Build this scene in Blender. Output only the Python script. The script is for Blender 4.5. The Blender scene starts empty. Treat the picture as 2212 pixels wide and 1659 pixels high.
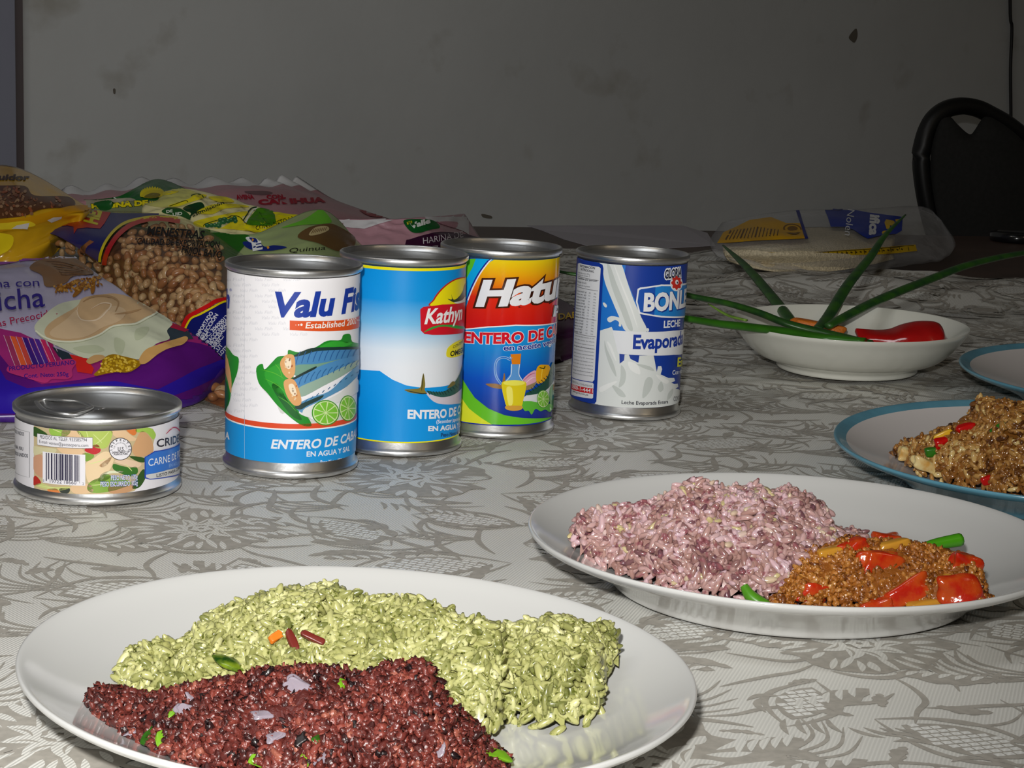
import bpy, bmesh, math, random
import numpy as np
from mathutils import Vector, Matrix, noise
from mathutils.bvhtree import BVHTree
from mathutils.geometry import tessellate_polygon, normal as geo_normal

# ------------------------------------------------------------------ camera, light, exposure
PI = math.pi
TZ = 0.75                       # table-top height
W, HH = 2212, 1659
FPX, PITCH, ROLL, CH = 3701.67, .19054843, .04416261, .2361132   # focal in px, tilt, roll, height over the table
sc = bpy.context.scene
col = sc.collection
cam_d = bpy.data.cameras.new('camera'); cam = bpy.data.objects.new('camera', cam_d); col.objects.link(cam)
cam_d.sensor_width = 36; cam_d.lens = FPX / W * 36; cam_d.clip_start = .02; cam_d.clip_end = 50
cam.matrix_world = Matrix.Translation((0, 0, TZ + CH)) @ Matrix.Rotation(PI/2 - PITCH, 4, 'X') @ Matrix.Rotation(ROLL, 4, 'Z')
sc.camera = cam
sc.view_settings.view_transform = 'Standard'; sc.view_settings.look = 'None'
sc.view_settings.exposure = 0; sc.view_settings.gamma = 1; sc.view_settings.use_curve_mapping = False
world = bpy.data.worlds.new('world'); sc.world = world; world.use_nodes = True
world.node_tree.nodes['Background'].inputs[0].default_value = (.7,.74,.8,1)
world.node_tree.nodes['Background'].inputs[1].default_value = .055
fl = bpy.data.lights.new('camera_flash', 'SPOT'); flo = bpy.data.objects.new('camera_flash', fl); col.objects.link(flo)
fl.energy = 32; fl.shadow_soft_size = .012; fl.spot_size = math.radians(80); fl.spot_blend = 1.0; fl.color = (1, .985, .95)
flo.location = (-.03, .0, TZ + CH + .075)
flo.rotation_euler = (Vector((-.24, 1.35, TZ + .0)) - flo.location).to_track_quat('-Z', 'Y').to_euler()
cl_ = bpy.data.lights.new('ceiling_fill_light', 'AREA'); cl_.shape = 'RECTANGLE'; cl_.size = 1.2; cl_.size_y = .3; cl_.energy = 6.5; cl_.color = (.93, .97, 1)  # unseen overhead fill, added to brighten the cloth and tin rims
co_ = bpy.data.objects.new('ceiling_fill_light', cl_); co_.location = (-.8, .5, 2.72); col.objects.link(co_)
for lx_, ly_, lz_ in ((-1.3, .2, 2.3), (1.4, .1, 2.3)):      # two warm bulbs of the room, seen as glints in the tins
    l_ = bpy.data.lights.new('warm_bulb', 'POINT'); l_.energy = 3; l_.color = (1, .78, .5); l_.shadow_soft_size = .06
    o_ = bpy.data.objects.new('warm_bulb', l_); o_.location = (lx_, ly_, lz_); col.objects.link(o_)

CR, SR = math.cos(ROLL), math.sin(ROLL); CP, SP = math.cos(PITCH), math.sin(PITCH)
CAM = Vector((0, 0, TZ + CH))
def ray(px, py):
    u, v = px - W/2, py - HH/2
    a = u*CR + v*SR; b = -u*SR + v*CR
    return Vector((a/FPX, CP - b/FPX*SP, -SP - b/FPX*CP))
def at(px, py, z=0.0, y=None):          # world point seen at a pixel of the photo, at height z over the table or at depth y
    d = ray(px, py)
    t = (z - CH)/d.z if y is None else y/d.y
    return CAM + d*t

# ------------------------------------------------------------------ materials
MATS = {}
def s2l(c): return tuple(((v/255)/12.92 if v/255 <= .04045 else ((v/255+.055)/1.055)**2.4) for v in c)
def mat(name, rgb, rough=.5, metal=0, spec=.5, noise_amt=0, noise_scale=50, bump=0, bump_scale=80, rgb2=None, coat=0, sss=0, detail=4, alpha=None, trans=0):
    if name in MATS: return MATS[name]
    m = bpy.data.materials.new(name); m.use_nodes = True; nt = m.node_tree; b = nt.nodes['Principled BSDF']
    c = s2l(rgb); b.inputs['Base Color'].default_value = (*c, 1); b.inputs['Roughness'].default_value = rough
    b.inputs['Metallic'].default_value = metal; b.inputs['Specular IOR Level'].default_value = spec
    b.inputs['Coat Weight'].default_value = coat; b.inputs['Coat Roughness'].default_value = .08
    if sss:
        b.inputs['Subsurface Weight'].default_value = sss; b.inputs['Subsurface Radius'].default_value = (.002, .0015, .001); b.inputs['Subsurface Scale'].default_value = 1
    if alpha is not None: b.inputs['Alpha'].default_value = alpha
    tc = nt.nodes.new('ShaderNodeNewGeometry')
    if rgb2 is not None or noise_amt:
        n = nt.nodes.new('ShaderNodeTexNoise'); n.inputs['Scale'].default_value = noise_scale; n.inputs['Detail'].default_value = detail
        nt.links.new(tc.outputs['Position'], n.inputs['Vector'])
        r = nt.nodes.new('ShaderNodeValToRGB'); r.color_ramp.elements[0].position = .38; r.color_ramp.elements[1].position = .62
        r.color_ramp.elements[0].color = (*(s2l(rgb2) if rgb2 is not None else [v*(1-noise_amt) for v in c]), 1)
        r.color_ramp.elements[1].color = (*c, 1)
        nt.links.new(n.outputs['Fac'], r.inputs['Fac']); nt.links.new(r.outputs[0], b.inputs['Base Color'])
    if bump:
        n2 = nt.nodes.new('ShaderNodeTexNoise'); n2.inputs['Scale'].default_value = bump_scale; n2.inputs['Detail'].default_value = 5
        nt.links.new(tc.outputs['Position'], n2.inputs['Vector'])
        bp = nt.nodes.new('ShaderNodeBump'); bp.inputs['Strength'].default_value = 1; bp.inputs['Distance'].default_value = bump
        nt.links.new(n2.outputs['Fac'], bp.inputs['Height']); nt.links.new(bp.outputs[0], b.inputs['Normal'])
    MATS[name] = m; return m
def ink(rgb, rough=.35, spec=.4):
    return mat('ink_%d_%d_%d_%d_%d' % (*rgb, int(rough*100), int(spec*100)), rgb, rough, spec=spec)
def grad(name, stops, z0, z1, rough=.3):     # printed vertical colour gradient between two heights
    m = mat(name, (255, 255, 255), rough, spec=.4); nt = m.node_tree; b = nt.nodes['Principled BSDF']
    g = nt.nodes.new('ShaderNodeNewGeometry'); s = nt.nodes.new('ShaderNodeSeparateXYZ'); r = nt.nodes.new('ShaderNodeValToRGB'); mr = nt.nodes.new('ShaderNodeMapRange')
    nt.links.new(g.outputs['Position'], s.inputs[0]); nt.links.new(s.outputs[2], mr.inputs['Value'])
    mr.inputs['From Min'].default_value = z0 + TZ; mr.inputs['From Max'].default_value = z1 + TZ
    while len(r.color_ramp.elements) < len(stops): r.color_ramp.elements.new(.5)
    for e, (p, c) in zip(r.color_ramp.elements, stops): e.position = p; e.color = (*s2l(c), 1)
    nt.links.new(mr.outputs[0], r.inputs[0]); nt.links.new(r.outputs[0], b.inputs['Base Color'])
    return m
def tone_mat(name, stops, rough=.3, speck=None, speck_scale=900, sss=0, bump=0, bump_scale=600, spec=.5):   # colour varies piece by piece through the 'tone' attribute
    m = mat(name, (255, 255, 255), rough, sss=sss, bump=bump, bump_scale=bump_scale, spec=spec); nt = m.node_tree; b = nt.nodes['Principled BSDF']
    a = nt.nodes.new('ShaderNodeAttribute'); a.attribute_name = 'tone'; r = nt.nodes.new('ShaderNodeValToRGB')
    while len(r.color_ramp.elements) < len(stops): r.color_ramp.elements.new(.5)
    for e, (p, c) in zip(r.color_ramp.elements, stops): e.position = p; e.color = (*s2l(c), 1)
    nt.links.new(a.outputs['Fac'], r.inputs[0]); out = r.outputs[0]
    if speck:
        g = nt.nodes.new('ShaderNodeNewGeometry'); n = nt.nodes.new('ShaderNodeTexNoise'); n.inputs['Scale'].default_value = speck_scale; n.inputs['Detail'].default_value = 2
        nt.links.new(g.outputs['Position'], n.inputs['Vector']); r2 = nt.nodes.new('ShaderNodeValToRGB')
        r2.color_ramp.elements[0].position = .57; r2.color_ramp.elements[1].position = .68
        nt.links.new(n.outputs['Fac'], r2.inputs[0]); mx = nt.nodes.new('ShaderNodeMixRGB')
        nt.links.new(r2.outputs[0], mx.inputs[0]); nt.links.new(out, mx.inputs[1]); mx.inputs[2].default_value = (*s2l(speck), 1); out = mx.outputs[0]
    nt.links.new(out, b.inputs['Base Color']); return m
def film(name, op=.12, rough=.12, tint=(235, 235, 230)):   # clear plastic sheet
    m = bpy.data.materials.new(name); m.use_nodes = True; nt = m.node_tree; nt.nodes.clear()
    o = nt.nodes.new('ShaderNodeOutputMaterial'); t = nt.nodes.new('ShaderNodeBsdfTransparent'); t.inputs[0].default_value = (.95, .95, .94, 1)
    g = nt.nodes.new('ShaderNodeBsdfPrincipled'); g.inputs['Base Color'].default_value = (*s2l(tint), 1); g.inputs['Roughness'].default_value = rough
    mx = nt.nodes.new('ShaderNodeMixShader'); fr = nt.nodes.new('ShaderNodeFresnel'); fr.inputs[0].default_value = 1.45
    ad = nt.nodes.new('ShaderNodeMath'); ad.operation = 'MULTIPLY_ADD'; ad.inputs[1].default_value = .22; ad.inputs[2].default_value = op; nt.links.new(fr.outputs[0], ad.inputs[0])
    n = nt.nodes.new('ShaderNodeTexNoise'); n.inputs['Scale'].default_value = 60; bp = nt.nodes.new('ShaderNodeBump'); bp.inputs['Distance'].default_value = .0015
    gg = nt.nodes.new('ShaderNodeNewGeometry'); nt.links.new(gg.outputs['Position'], n.inputs['Vector']); nt.links.new(n.outputs['Fac'], bp.inputs['Height']); nt.links.new(bp.outputs[0], g.inputs['Normal'])
    nt.links.new(ad.outputs[0], mx.inputs[0]); nt.links.new(t.outputs[0], mx.inputs[1]); nt.links.new(g.outputs[0], mx.inputs[2]); nt.links.new(mx.outputs[0], o.inputs[0])
    return m

# ------------------------------------------------------------------ objects
def tag(o, label=None, cat=None, group=None, kind=None):
    if label: o['label'] = label
    if cat: o['category'] = cat
    if group: o['group'] = group
    if kind: o['kind'] = kind
    return o
def link(name, me, parent=None):
    o = bpy.data.objects.new(name, me); col.objects.link(o)
    if parent is not None: o.parent = parent; o.matrix_parent_inverse = parent.matrix_world.inverted()
    return o
def mesh(name, V, F, mats, parent=None, smooth=True, fm=None, attr=None, normals=None):
    me = bpy.data.meshes.new(name)
    me.from_pydata([tuple(v) for v in V], [], [tuple(f) for f in F])
    for m in (mats if isinstance(mats, (list, tuple)) else [mats]): me.materials.append(m)
    if fm is not None: me.polygons.foreach_set('material_index', np.asarray(fm, dtype=np.int32))
    me.polygons.foreach_set('use_smooth', np.full(len(me.polygons), smooth, dtype=bool))
    if attr is not None:
        a = me.attributes.new('tone', 'FLOAT', 'POINT'); a.data.foreach_set('value', np.asarray(attr, dtype=np.float32))
    me.update()
    if normals is not None: me.normals_split_custom_set_from_vertices([tuple(n) for n in normals])
    return link(name, me, parent)
def empty(name, loc):
    o = bpy.data.objects.new(name, None); o.location = loc; o.empty_display_size = .02; col.objects.link(o)
    bpy.context.view_layer.update(); return o
def box(name, lo, hi, m, parent=None, bevel=0):
    x0, y0, z0 = lo; x1, y1, z1 = hi
    V = [(x0,y0,z0),(x1,y0,z0),(x1,y1,z0),(x0,y1,z0),(x0,y0,z1),(x1,y0,z1),(x1,y1,z1),(x0,y1,z1)]
    F = [(3,2,1,0),(4,5,6,7),(0,1,5,4),(1,2,6,5),(2,3,7,6),(3,0,4,7)]
    o = mesh(name, V, F, m, parent, smooth=False)
    if bevel:
        b = o.modifiers.new('bevel', 'BEVEL'); b.width = bevel; b.segments = 3
    return o
def lathe(name, prof, m, center, n=96, sx=1, sy=1, rot=0, parent=None, fmf=None, mats=None, wob=None):
    V = []; F = []; fm = []
    for (r, z) in prof:
        for i in range(n):
            a = 2*PI*i/n; x, y = r*math.cos(a)*sx, r*math.sin(a)*sy
            V.append((center[0] + x*math.cos(rot) - y*math.sin(rot), center[1] + x*math.sin(rot) + y*math.cos(rot), center[2] + z))
    for j in range(len(prof)-1):
        for i in range(n):
            a, b = j*n+i, j*n+(i+1) % n
            F.append((a, b, b+n, a+n)); fm.append(fmf(j) if fmf else 0)
    for j, fl_ in ((0, True), (len(prof)-1, False)):
        if prof[j][0] > 1e-6:
            f = [j*n+i for i in range(n)]; F.append(f[::-1] if fl_ else f); fm.append(fmf(j) if fmf else 0)
    return mesh(name, V, F, mats or m, parent, fm=fm)
def smooth_prof(P, k=4):
    out = []
    for i in range(len(P)-1):
        p0, p1, p2, p3 = P[max(i-1,0)], P[i], P[i+1], P[min(i+2,len(P)-1)]
        for j in range(k):
            t = j/k; out.append(tuple(cr(p0[d], p1[d], p2[d], p3[d], t) for d in range(len(p1))))
    return out + [tuple(P[-1])]
def cr(a, b, c, d, t): return .5*((2*b) + (-a+c)*t + (2*a-5*b+4*c-d)*t*t + (-a+3*b-3*c+d)*t**3)
def closed(P, k=4):
    n = len(P); out = []
    for i in range(n):
        p = [P[(i+j-1) % n] for j in range(4)]
        for j in range(k): out.append((cr(p[0][0],p[1][0],p[2][0],p[3][0],j/k), cr(p[0][1],p[1][1],p[2][1],p[3][1],j/k)))
    return out
def tube(name, pts, rad, m, parent=None, n=10, flat=1.0, tone=None, taper_end=True):   # smooth tube through world points with a radius at each
    P = [Vector(p) for p in smooth_prof([tuple(p) for p in pts], 6)]; R = [r[0] for r in smooth_prof([(r,) for r in rad], 6)]
    V = []; F = []; up = Vector((0, 0, 1))
    for i, p in enumerate(P):
        d = (P[min(i+1, len(P)-1)] - P[max(i-1, 0)]).normalized()
        s = d.cross(up); s = s.normalized() if s.length > 1e-4 else Vector((1, 0, 0)); u = s.cross(d)
        for k in range(n):
            a = 2*PI*k/n; V.append(p + s*math.cos(a)*R[i] + u*math.sin(a)*R[i]*flat)
    for i in range(len(P)-1):
        for k in range(n): a, b = i*n+k, i*n+(k+1) % n; F.append((a, b, b+n, a+n))
    F.append([k for k in range(n)][::-1]); F.append([(len(P)-1)*n+k for k in range(n)])
    return mesh(name, V, F, m, parent)

# ------------------------------------------------------------------ printed artwork laid on curved surfaces
_txt = {}
def glyphs(text, bold=0.0):
    key = (text, bold)
    if key in _txt: return _txt[key]
    c = bpy.data.curves.new('t', 'FONT'); c.body = text; c.size = 1; c.offset = bold; c.resolution_u = 3
    o = bpy.data.objects.new('t', c); col.objects.link(o)
    bpy.context.view_layer.update()
    me = bpy.data.meshes.new_from_object(o.evaluated_get(bpy.context.evaluated_depsgraph_get()))
    V = np.array([v.co[:2] for v in me.vertices]).reshape(-1, 2); F = [list(p.vertices) for p in me.polygons]
    bpy.data.objects.remove(o); bpy.data.curves.remove(c); bpy.data.meshes.remove(me)
    _txt[key] = (V, F); return V, F
_cap = None
def cap():
    global _cap
    if _cap is None: _cap = glyphs('H')[0][:, 1].max()
    return _cap
class Art:
    def __init__(s, crop, P=None, rough=.35):
        s.ox, s.oy, s.k = crop; s.P = P or (lambda x, y: (x, y)); s.V = []; s.F = []; s.M = []; s.L = []; s.mats = []; s.rough = rough; s.spec = .4
    def px(s, p): return (s.ox + p[0]/s.k, s.oy + p[1]/s.k)
    def m(s, c):
        m = ink(c, s.rough, s.spec) if isinstance(c, tuple) else c
        if m not in s.mats: s.mats.append(m)
        return s.mats.index(m)
    def raw(s, V, F, c, layer):
        b = len(s.V); s.V += [tuple(v) for v in V]; s.L += [layer]*len(V); mi = s.m(c)
        for f in F: s.F.append([b+i for i in f]); s.M.append(mi)
    def poly(s, pts, c, layer=1, sm=True):
        q = closed(pts) if sm else pts
        q = [s.P(*s.px(p)) for p in q]
        t = tessellate_polygon([[Vector((a[0], a[1], 0)) for a in q]])
        s.raw(q, t, c, layer)
    def ell(s, cx, cy, rx, ry, c, layer=1, rot=0, n=28):
        s.poly([(cx + rx*math.cos(a)*math.cos(rot) - ry*math.sin(a)*math.sin(rot), cy + rx*math.cos(a)*math.sin(rot) + ry*math.sin(a)*math.cos(rot)) for a in [2*PI*i/n for i in range(n)]], c, layer, False)
    def stroke(s, pts, w, c, layer=2, sm=True, taper=False):
        q = smooth_prof(pts, 5) if sm else list(pts); L = []; R = []
        for i, p in enumerate(q):
            a, b = q[max(i-1, 0)], q[min(i+1, len(q)-1)]; dx, dy = b[0]-a[0], b[1]-a[1]; l = math.hypot(dx, dy) or 1
            ww = w/2*(math.sin(PI*(i+.3)/(len(q)-.4))**.6 if taper else 1)
            L.append((p[0]-dy/l*ww, p[1]+dx/l*ww)); R.append((p[0]+dy/l*ww, p[1]-dx/l*ww))
        V = [s.P(*s.px(p)) for p in L + R]; n = len(q)
        s.raw(V, [(i, i+1, n+i+1, n+i) for i in range(n-1)], c, layer)
    def text(s, t, a, b, h, c, layer=3, bold=.0, shear=0, vis=None, outline=None, ow=.05, surf=None):
        A, B = np.array(s.P(*s.px(a))), np.array(s.P(*s.px(b)))
        U = np.array(s.P(*s.px((a[0], a[1]-h)))) - A
        if surf is None: U = np.array([0, np.linalg.norm(U)])       # can: straight up the wall
        else:
            d = (B-A)/np.linalg.norm(B-A); U = np.array([d[1], -d[0]])*(h/s.k)    # bag: square to the baseline in the picture
            if surf != 'sq': U = np.array(surf)/s.k
        vw = glyphs(vis or t, bold)[0]; w = vw[:, 0].max() - vw[:, 0].min(); x0 = vw[:, 0].min()
        for bb, cc, ly in ([(bold+ow, outline, layer-1)] if outline else []) + [(bold, c, layer)]:
            V, F = glyphs(t, bb)
            V2 = [A + (B-A)*((v[0]-x0)/w) + (U + (B-A)/np.linalg.norm(B-A)*shear*np.linalg.norm(U))*(v[1]/cap()) for v in V]
            s.raw(V2, F, cc, ly)
    def cutbm(s, xs, ys):
        bm = bmesh.new(); ll = bm.verts.layers.int.new('L')
        vs = []
        for v, l in zip(s.V, s.L):
            q = bm.verts.new((v[0], v[1], 0)); q[ll] = l; vs.append(q)
        for f, mi in zip(s.F, s.M):
            try: bf = bm.faces.new([vs[i] for i in f]); bf.material_index = mi
            except ValueError: pass
        # layer number per face, kept through the cuts by splitting into z
        for v in bm.verts: v.co.z = v[ll]*1.0
        for ax, cs in ((0, xs), (1, ys)):
            for cc in cs:
                co = Vector((cc, 0, 0)) if ax == 0 else Vector((0, cc, 0)); no = Vector((1, 0, 0)) if ax == 0 else Vector((0, 1, 0))
                bmesh.ops.bisect_plane(bm, geom=bm.verts[:]+bm.edges[:]+bm.faces[:], plane_co=co, plane_no=no, dist=1e-9)
        return bm
    def build(s, name, parent, fn, step, both=False, lim=None):
        X = [v[0] for v in s.V]; Y = [v[1] for v in s.V]
        rng = lambda a: [i*step for i in range(math.ceil(min(a)/step), math.floor(max(a)/step)+1)]
        bm = s.cutbm(rng(X), rng(Y) if both else [])
        bm.verts.index_update()
        res = [fn(v.co.x, v.co.y, v.co.z) for v in bm.verts]
        dead = [v for v, r in zip(bm.verts, res) if r is None]
        if dead:
            keep = [v for v, r in zip(bm.verts, res) if r is not None]
            F = [f for f in bm.faces if all(res[v.index] is not None for v in f.verts)]
        else: F = list(bm.faces)
        V = [r[0] if r else (0, 0, 0) for r in res]; N = [r[1] if r else (0, 0, 1) for r in res]
        used = sorted({v.index for f in F for v in f.verts}); mp = {u: i for i, u in enumerate(used)}
        FF = [[mp[v.index] for v in f.verts] for f in F]; fm = [f.material_index for f in F]; V = [V[u] for u in used]; N = [N[u] for u in used]
        # orient with the surface
        out = []
        for f in FF:
            gn = geo_normal([Vector(V[i])*100 for i in f])
            out.append(f if gn.dot(Vector(N[f[0]])) >= 0 else f[::-1])
        bm.free()
        return mesh(name, V, out, s.mats, parent, fm=fm, normals=N)

# ------------------------------------------------------------------ the room
wallm = mat('painted_plaster_grey', (198, 200, 200), .7, noise_amt=.10, noise_scale=2.2, bump=.0008, bump_scale=30, detail=8)
# faint grime specks on the paint
_nt = wallm.node_tree; _g = _nt.nodes.new('ShaderNodeNewGeometry'); _n = _nt.nodes.new('ShaderNodeTexNoise'); _n.inputs['Scale'].default_value = 9; _n.inputs['Detail'].default_value = 6
_r = _nt.nodes.new('ShaderNodeValToRGB'); _r.color_ramp.elements[0].position = .62; _r.color_ramp.elements[1].position = .78; _mx = _nt.nodes.new('ShaderNodeMixRGB')
_b = _nt.nodes['Principled BSDF']; _src = _b.inputs['Base Color'].links[0].from_socket
_nt.links.new(_g.outputs['Position'], _n.inputs['Vector']); _nt.links.new(_n.outputs['Fac'], _r.inputs[0]); _nt.links.new(_r.outputs[0], _mx.inputs[0]); _nt.links.new(_src, _mx.inputs[1]); _mx.inputs[2].default_value = (*s2l((168, 166, 160)), 1); _nt.links.new(_mx.outputs[0], _b.inputs['Base Color'])
WA, WB = Vector((-1.6, 1.95, 0)), Vector((2.6, 4.45, 0))       # the back wall runs away to the right
def wall_pt(px, py, off=0):      # the point on the back wall seen at a pixel
    d = ray(px, py); n = Vector((-(WB-WA).y, (WB-WA).x, 0)).normalized(); t = ((WA-CAM).dot(n))/d.dot(n)
    return CAM + d*t - n*off
def slab(name, a, b, z0, z1, th, m, kind='structure', parent=None):
    n = Vector((-(b-a).y, (b-a).x, 0)).normalized()*th
    V = [Vector((p.x, p.y, z)) for z in (z0, z1) for p in (a, b, b+n, a+n)]
    o = mesh(name, V, [(3,2,1,0),(4,5,6,7),(0,1,5,4),(1,2,6,5),(2,3,7,6),(3,0,4,7)], m, parent, smooth=False)
    if kind: o['kind'] = kind
    return o
slab('wall_back', WA, WB, 0, 2.8, .1, wallm)
box('floor', (-2.2, -1.2, -.05), (3.2, 4.2, 0), mat('floor_tile', (120, 112, 100), .5, noise_amt=.1, noise_scale=6))['kind'] = 'structure'
box('wall_front', (-2.2, -1.25, 0), (3.2, -1.2, 2.8), mat('pale_paint', (206, 204, 198), .7))['kind'] = 'structure'
box('wall_right', (3.15, -1.2, 0), (3.2, 4.2, 2.8), mat('pale_paint', (206, 204, 198), .7))['kind'] = 'structure'
box('ceiling', (-2.2, -1.2, 2.8), (3.2, 4.2, 2.85), mat('ceiling_paint', (190, 188, 182), .8))['kind'] = 'structure'
# left: a dark upright strip and the bluish panel beside it
pa, pb = wall_pt(26, 200), wall_pt(46, 200)
du = (WB-WA).normalized(); nn = Vector((-du.y, du.x, 0))
g = Vector((pa.x, pa.y, 0)); g2 = Vector((pb.x, pb.y, 0))
slab('trim_1', g - nn*.012 , g2 - nn*.012, 0, 2.8, .012, mat('dark_strip', (84, 74, 76), .5, bump=.0004, bump_scale=40))
slab('wall_left', g - du*.9 - nn*.02, g - nn*.02, 0, 2.8, .02, mat('bluish_panel', (132, 134, 150), .6, noise_amt=.05, noise_scale=3))

# grime marks on the wall (paint wear)
def wall_mark(name, pts, rgb, label):
    V = [wall_pt(x, y, .0006) for x, y in closed(pts, 3)]; t = tessellate_polygon([[Vector((p[0], -p[1], 0)) for p in closed(pts, 3)]])
    return V, t
mv, mf = [], []
for P_ in ([(1833,80),(1843,66),(1850,62),(1852,78),(1846,92),(1838,88)], [(244,192),(249,192),(249,202),(245,202)], [(1040,462),(1060,466),(1062,472),(1044,470)]):
    V, t = wall_mark('m', P_, None, None); b = len(mv); mv += V; mf += [[b+i for i in f] for f in t]
o = mesh('wall_grime_marks', mv, mf, mat('grime', (104, 98, 88), .8), smooth=False); o['kind'] = 'structure'

# hanging black cable
ca = [wall_pt(2172, -400, .015), wall_pt(2172, 0, .012), wall_pt(2176, 60, .012), wall_pt(2173, 150, .012), wall_pt(2174, 270, .012), wall_pt(2172, 420, .012), wall_pt(2174, 620, .012)]
tag(tube('cable', ca, [.0032]*7, mat('black_rubber', (18, 18, 20), .5)), 'thin black cable hanging down the wall above the chair', 'cable')

# table
tb = empty('dining_table', (.3, 1.4, 0)); tag(tb, 'dark brown wooden table top showing behind the patterned cloth', 'table')
wood = mat('dark_wood', (78, 58, 50), .45, noise_amt=.25, noise_scale=14)
V = []; top = [(-.95, .02), (1.25, .02), (1.25, 2.66), (.77, 2.60), (.118, 2.445), (-.05, 2.40), (-.95, 2.17)]
n = len(top); V = [(x, y, TZ-.034) for x, y in top] + [(x, y, TZ-.004) for x, y in top]
mesh('tabletop', V, [list(range(n))[::-1], [n+i for i in range(n)]] + [(i, (i+1) % n, n+(i+1) % n, n+i) for i in range(n)], wood, tb, smooth=False)
for (x, y) in ((-.88, .1), (1.17, .1), (-.88, 2.08), (1.17, 2.52)): box('leg', (x-.03, y-.03, .0), (x+.03, y+.03, TZ-.034), wood, tb)

# tablecloth ---------------------------------------------------------------
def zc_(x, y):
    z = .0016 + .0010*noise.noise(Vector((x*7, y*5, .3))) + .0006*noise.noise(Vector((x*19, y*13, 2)))
    a = max(0, min(1, (y-1.62)/.25))*max(0, min(1, (x-.16)/.10)); a = a*a*(3-2*a)
    z += a*(.016*(.5+.5*math.sin((y-.25*x)*26+1.5*noise.noise(Vector((x*5, y*3, 5))))) + .007*noise.noise(Vector((x*9, y*6, 8))) + .003*noise.noise(Vector((x*24, y*16, 9))))
    return max(z, .0008) + TZ - .0028
def clothback(x): return 2.13 + .03*math.sin(x*7+.4) + .04*noise.noise(Vector((x*9, 1, 1))) - .10*max(0, min(1, (x-.15)/.2))
sat = mat('damask_satin', (222, 221, 215), .42, spec=.5); grd = mat('damask_ground', (176, 171, 162), .55, spec=.35, noise_amt=.15, noise_scale=260)
dsh = mat('damask_dash', (236, 236, 232), .36, spec=.6)
def weave(m, c, amt, sc_):      # fine diagonal ribs of the weave
    nt = m.node_tree; b = nt.nodes['Principled BSDF']; g = nt.nodes.new('ShaderNodeNewGeometry'); w = nt.nodes.new('ShaderNodeTexWave'); w.wave_type = 'BANDS'; w.bands_direction = 'DIAGONAL'
    w.inputs['Scale'].default_value = sc_; w.inputs['Distortion'].default_value = 1.2; w.inputs['Detail'].default_value = 2; w.inputs['Detail Scale'].default_value = .3
    mp = nt.nodes.new('ShaderNodeMapping'); mp.inputs['Scale'].default_value = (1, -.35, 0)
    nt.links.new(g.outputs['Position'], mp.inputs[0]); nt.links.new(mp.outputs[0], w.inputs['Vector'])
    n = nt.nodes.new('ShaderNodeTexNoise'); n.inputs['Scale'].default_value = 30; nt.links.new(g.outputs['Position'], n.inputs['Vector'])
    mx = nt.nodes.new('ShaderNodeMixRGB'); mx.inputs[1].default_value = (*[v*(1-amt) for v in s2l(c)], 1); mx.inputs[2].default_value = (*[min(1, v*(1+amt*.5)) for v in s2l(c)], 1)
    nt.links.new(w.outputs['Fac'], mx.inputs[0]); nt.links.new(mx.outputs[0], b.inputs['Base Color'])
    bp = nt.nodes.new('ShaderNodeBump'); bp.inputs['Distance'].default_value = .00012; nt.links.new(w.outputs['Fac'], bp.inputs['Height']); nt.links.new(bp.outputs[0], b.inputs['Normal'])
weave(sat, (222, 221, 215), .10, 420); weave(dsh, (236, 236, 232), .08, 320)
V = []; F = []; nx, ny = 190, 230
for j in range(ny+1):
    for i in range(nx+1):
        x = -.85 + 2.0*i/nx; y = .04 + (clothback(x)-.04)*j/ny; V.append((x, y, zc_(x, y)))
for j in range(ny):
    for i in range(nx): a = j*(nx+1)+i; F.append((a, a+1, a+nx+2, a+nx+1))
cloth = mesh('tablecloth', V, F, sat); tag(cloth, 'silvery white damask tablecloth with woven leaves and lattice, spread over the table', 'tablecloth')
# one repeat of the damask pattern
rd = random.Random(5); MV = []; MF = []; MM = []
def put(pts, faces, m, lay): 
    b = len(MV); MV.extend([(p[0], p[1], lay) for p in pts]); MF.extend([[b+i for i in f] for f in faces]); MM.extend([m]*len(faces))
def lens(cx, cy, L, Wd, ang, m, lay, bend=0, n=10, skew=.0, wav=0):
    ca_, sa_ = math.cos(ang), math.sin(ang); P = []
    for sgn in (1, -1):
        for i in range(n+1):
            t = i/n if sgn == 1 else 1-i/n
            if sgn == -1 and i in (0, n): continue
            w = Wd/2*math.sin(PI*t)**.75*(1+skew*(t-.5)) + (wav*math.sin(t*22) if 0 < i < n else 0); x = (t-.5)*L; y = bend*math.sin(PI*t)*L + sgn*w
            P.append((cx+x*ca_-y*sa_, cy+x*sa_+y*ca_))
    F = []; N = len(P)
    for i in range(n-1):
        a, b, c_, d = i, i+1, N-1-i if N-1-i != n+1-1 else n, N-i if i > 0 else 0
        F.append((i, i+1, N-1-i) if i == 0 else (i, i+1, N-1-i, N-i))
    F.append((n-1, n, n+1)); put(P, F, m, lay); return
def ribbon(P, w, m, lay, tap=True):
    q = smooth_prof(P, 6); L = []; R = []
    for i, p in enumerate(q):
        a, b = q[max(i-1,0)], q[min(i+1,len(q)-1)]; dx, dy = b[0]-a[0], b[1]-a[1]; l = math.hypot(dx, dy) or 1; ww = w/2*(math.sin(PI*(i+.2)/(len(q)-.6))**.7 if tap else 1)
        L.append((p[0]-dy/l*ww, p[1]+dx/l*ww)); R.append((p[0]+dy/l*ww, p[1]-dx/l*ww))
    n = len(q); put(L+R, [(i, n+i, n+i+1, i+1) for i in range(n-1)], m, lay)
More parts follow.
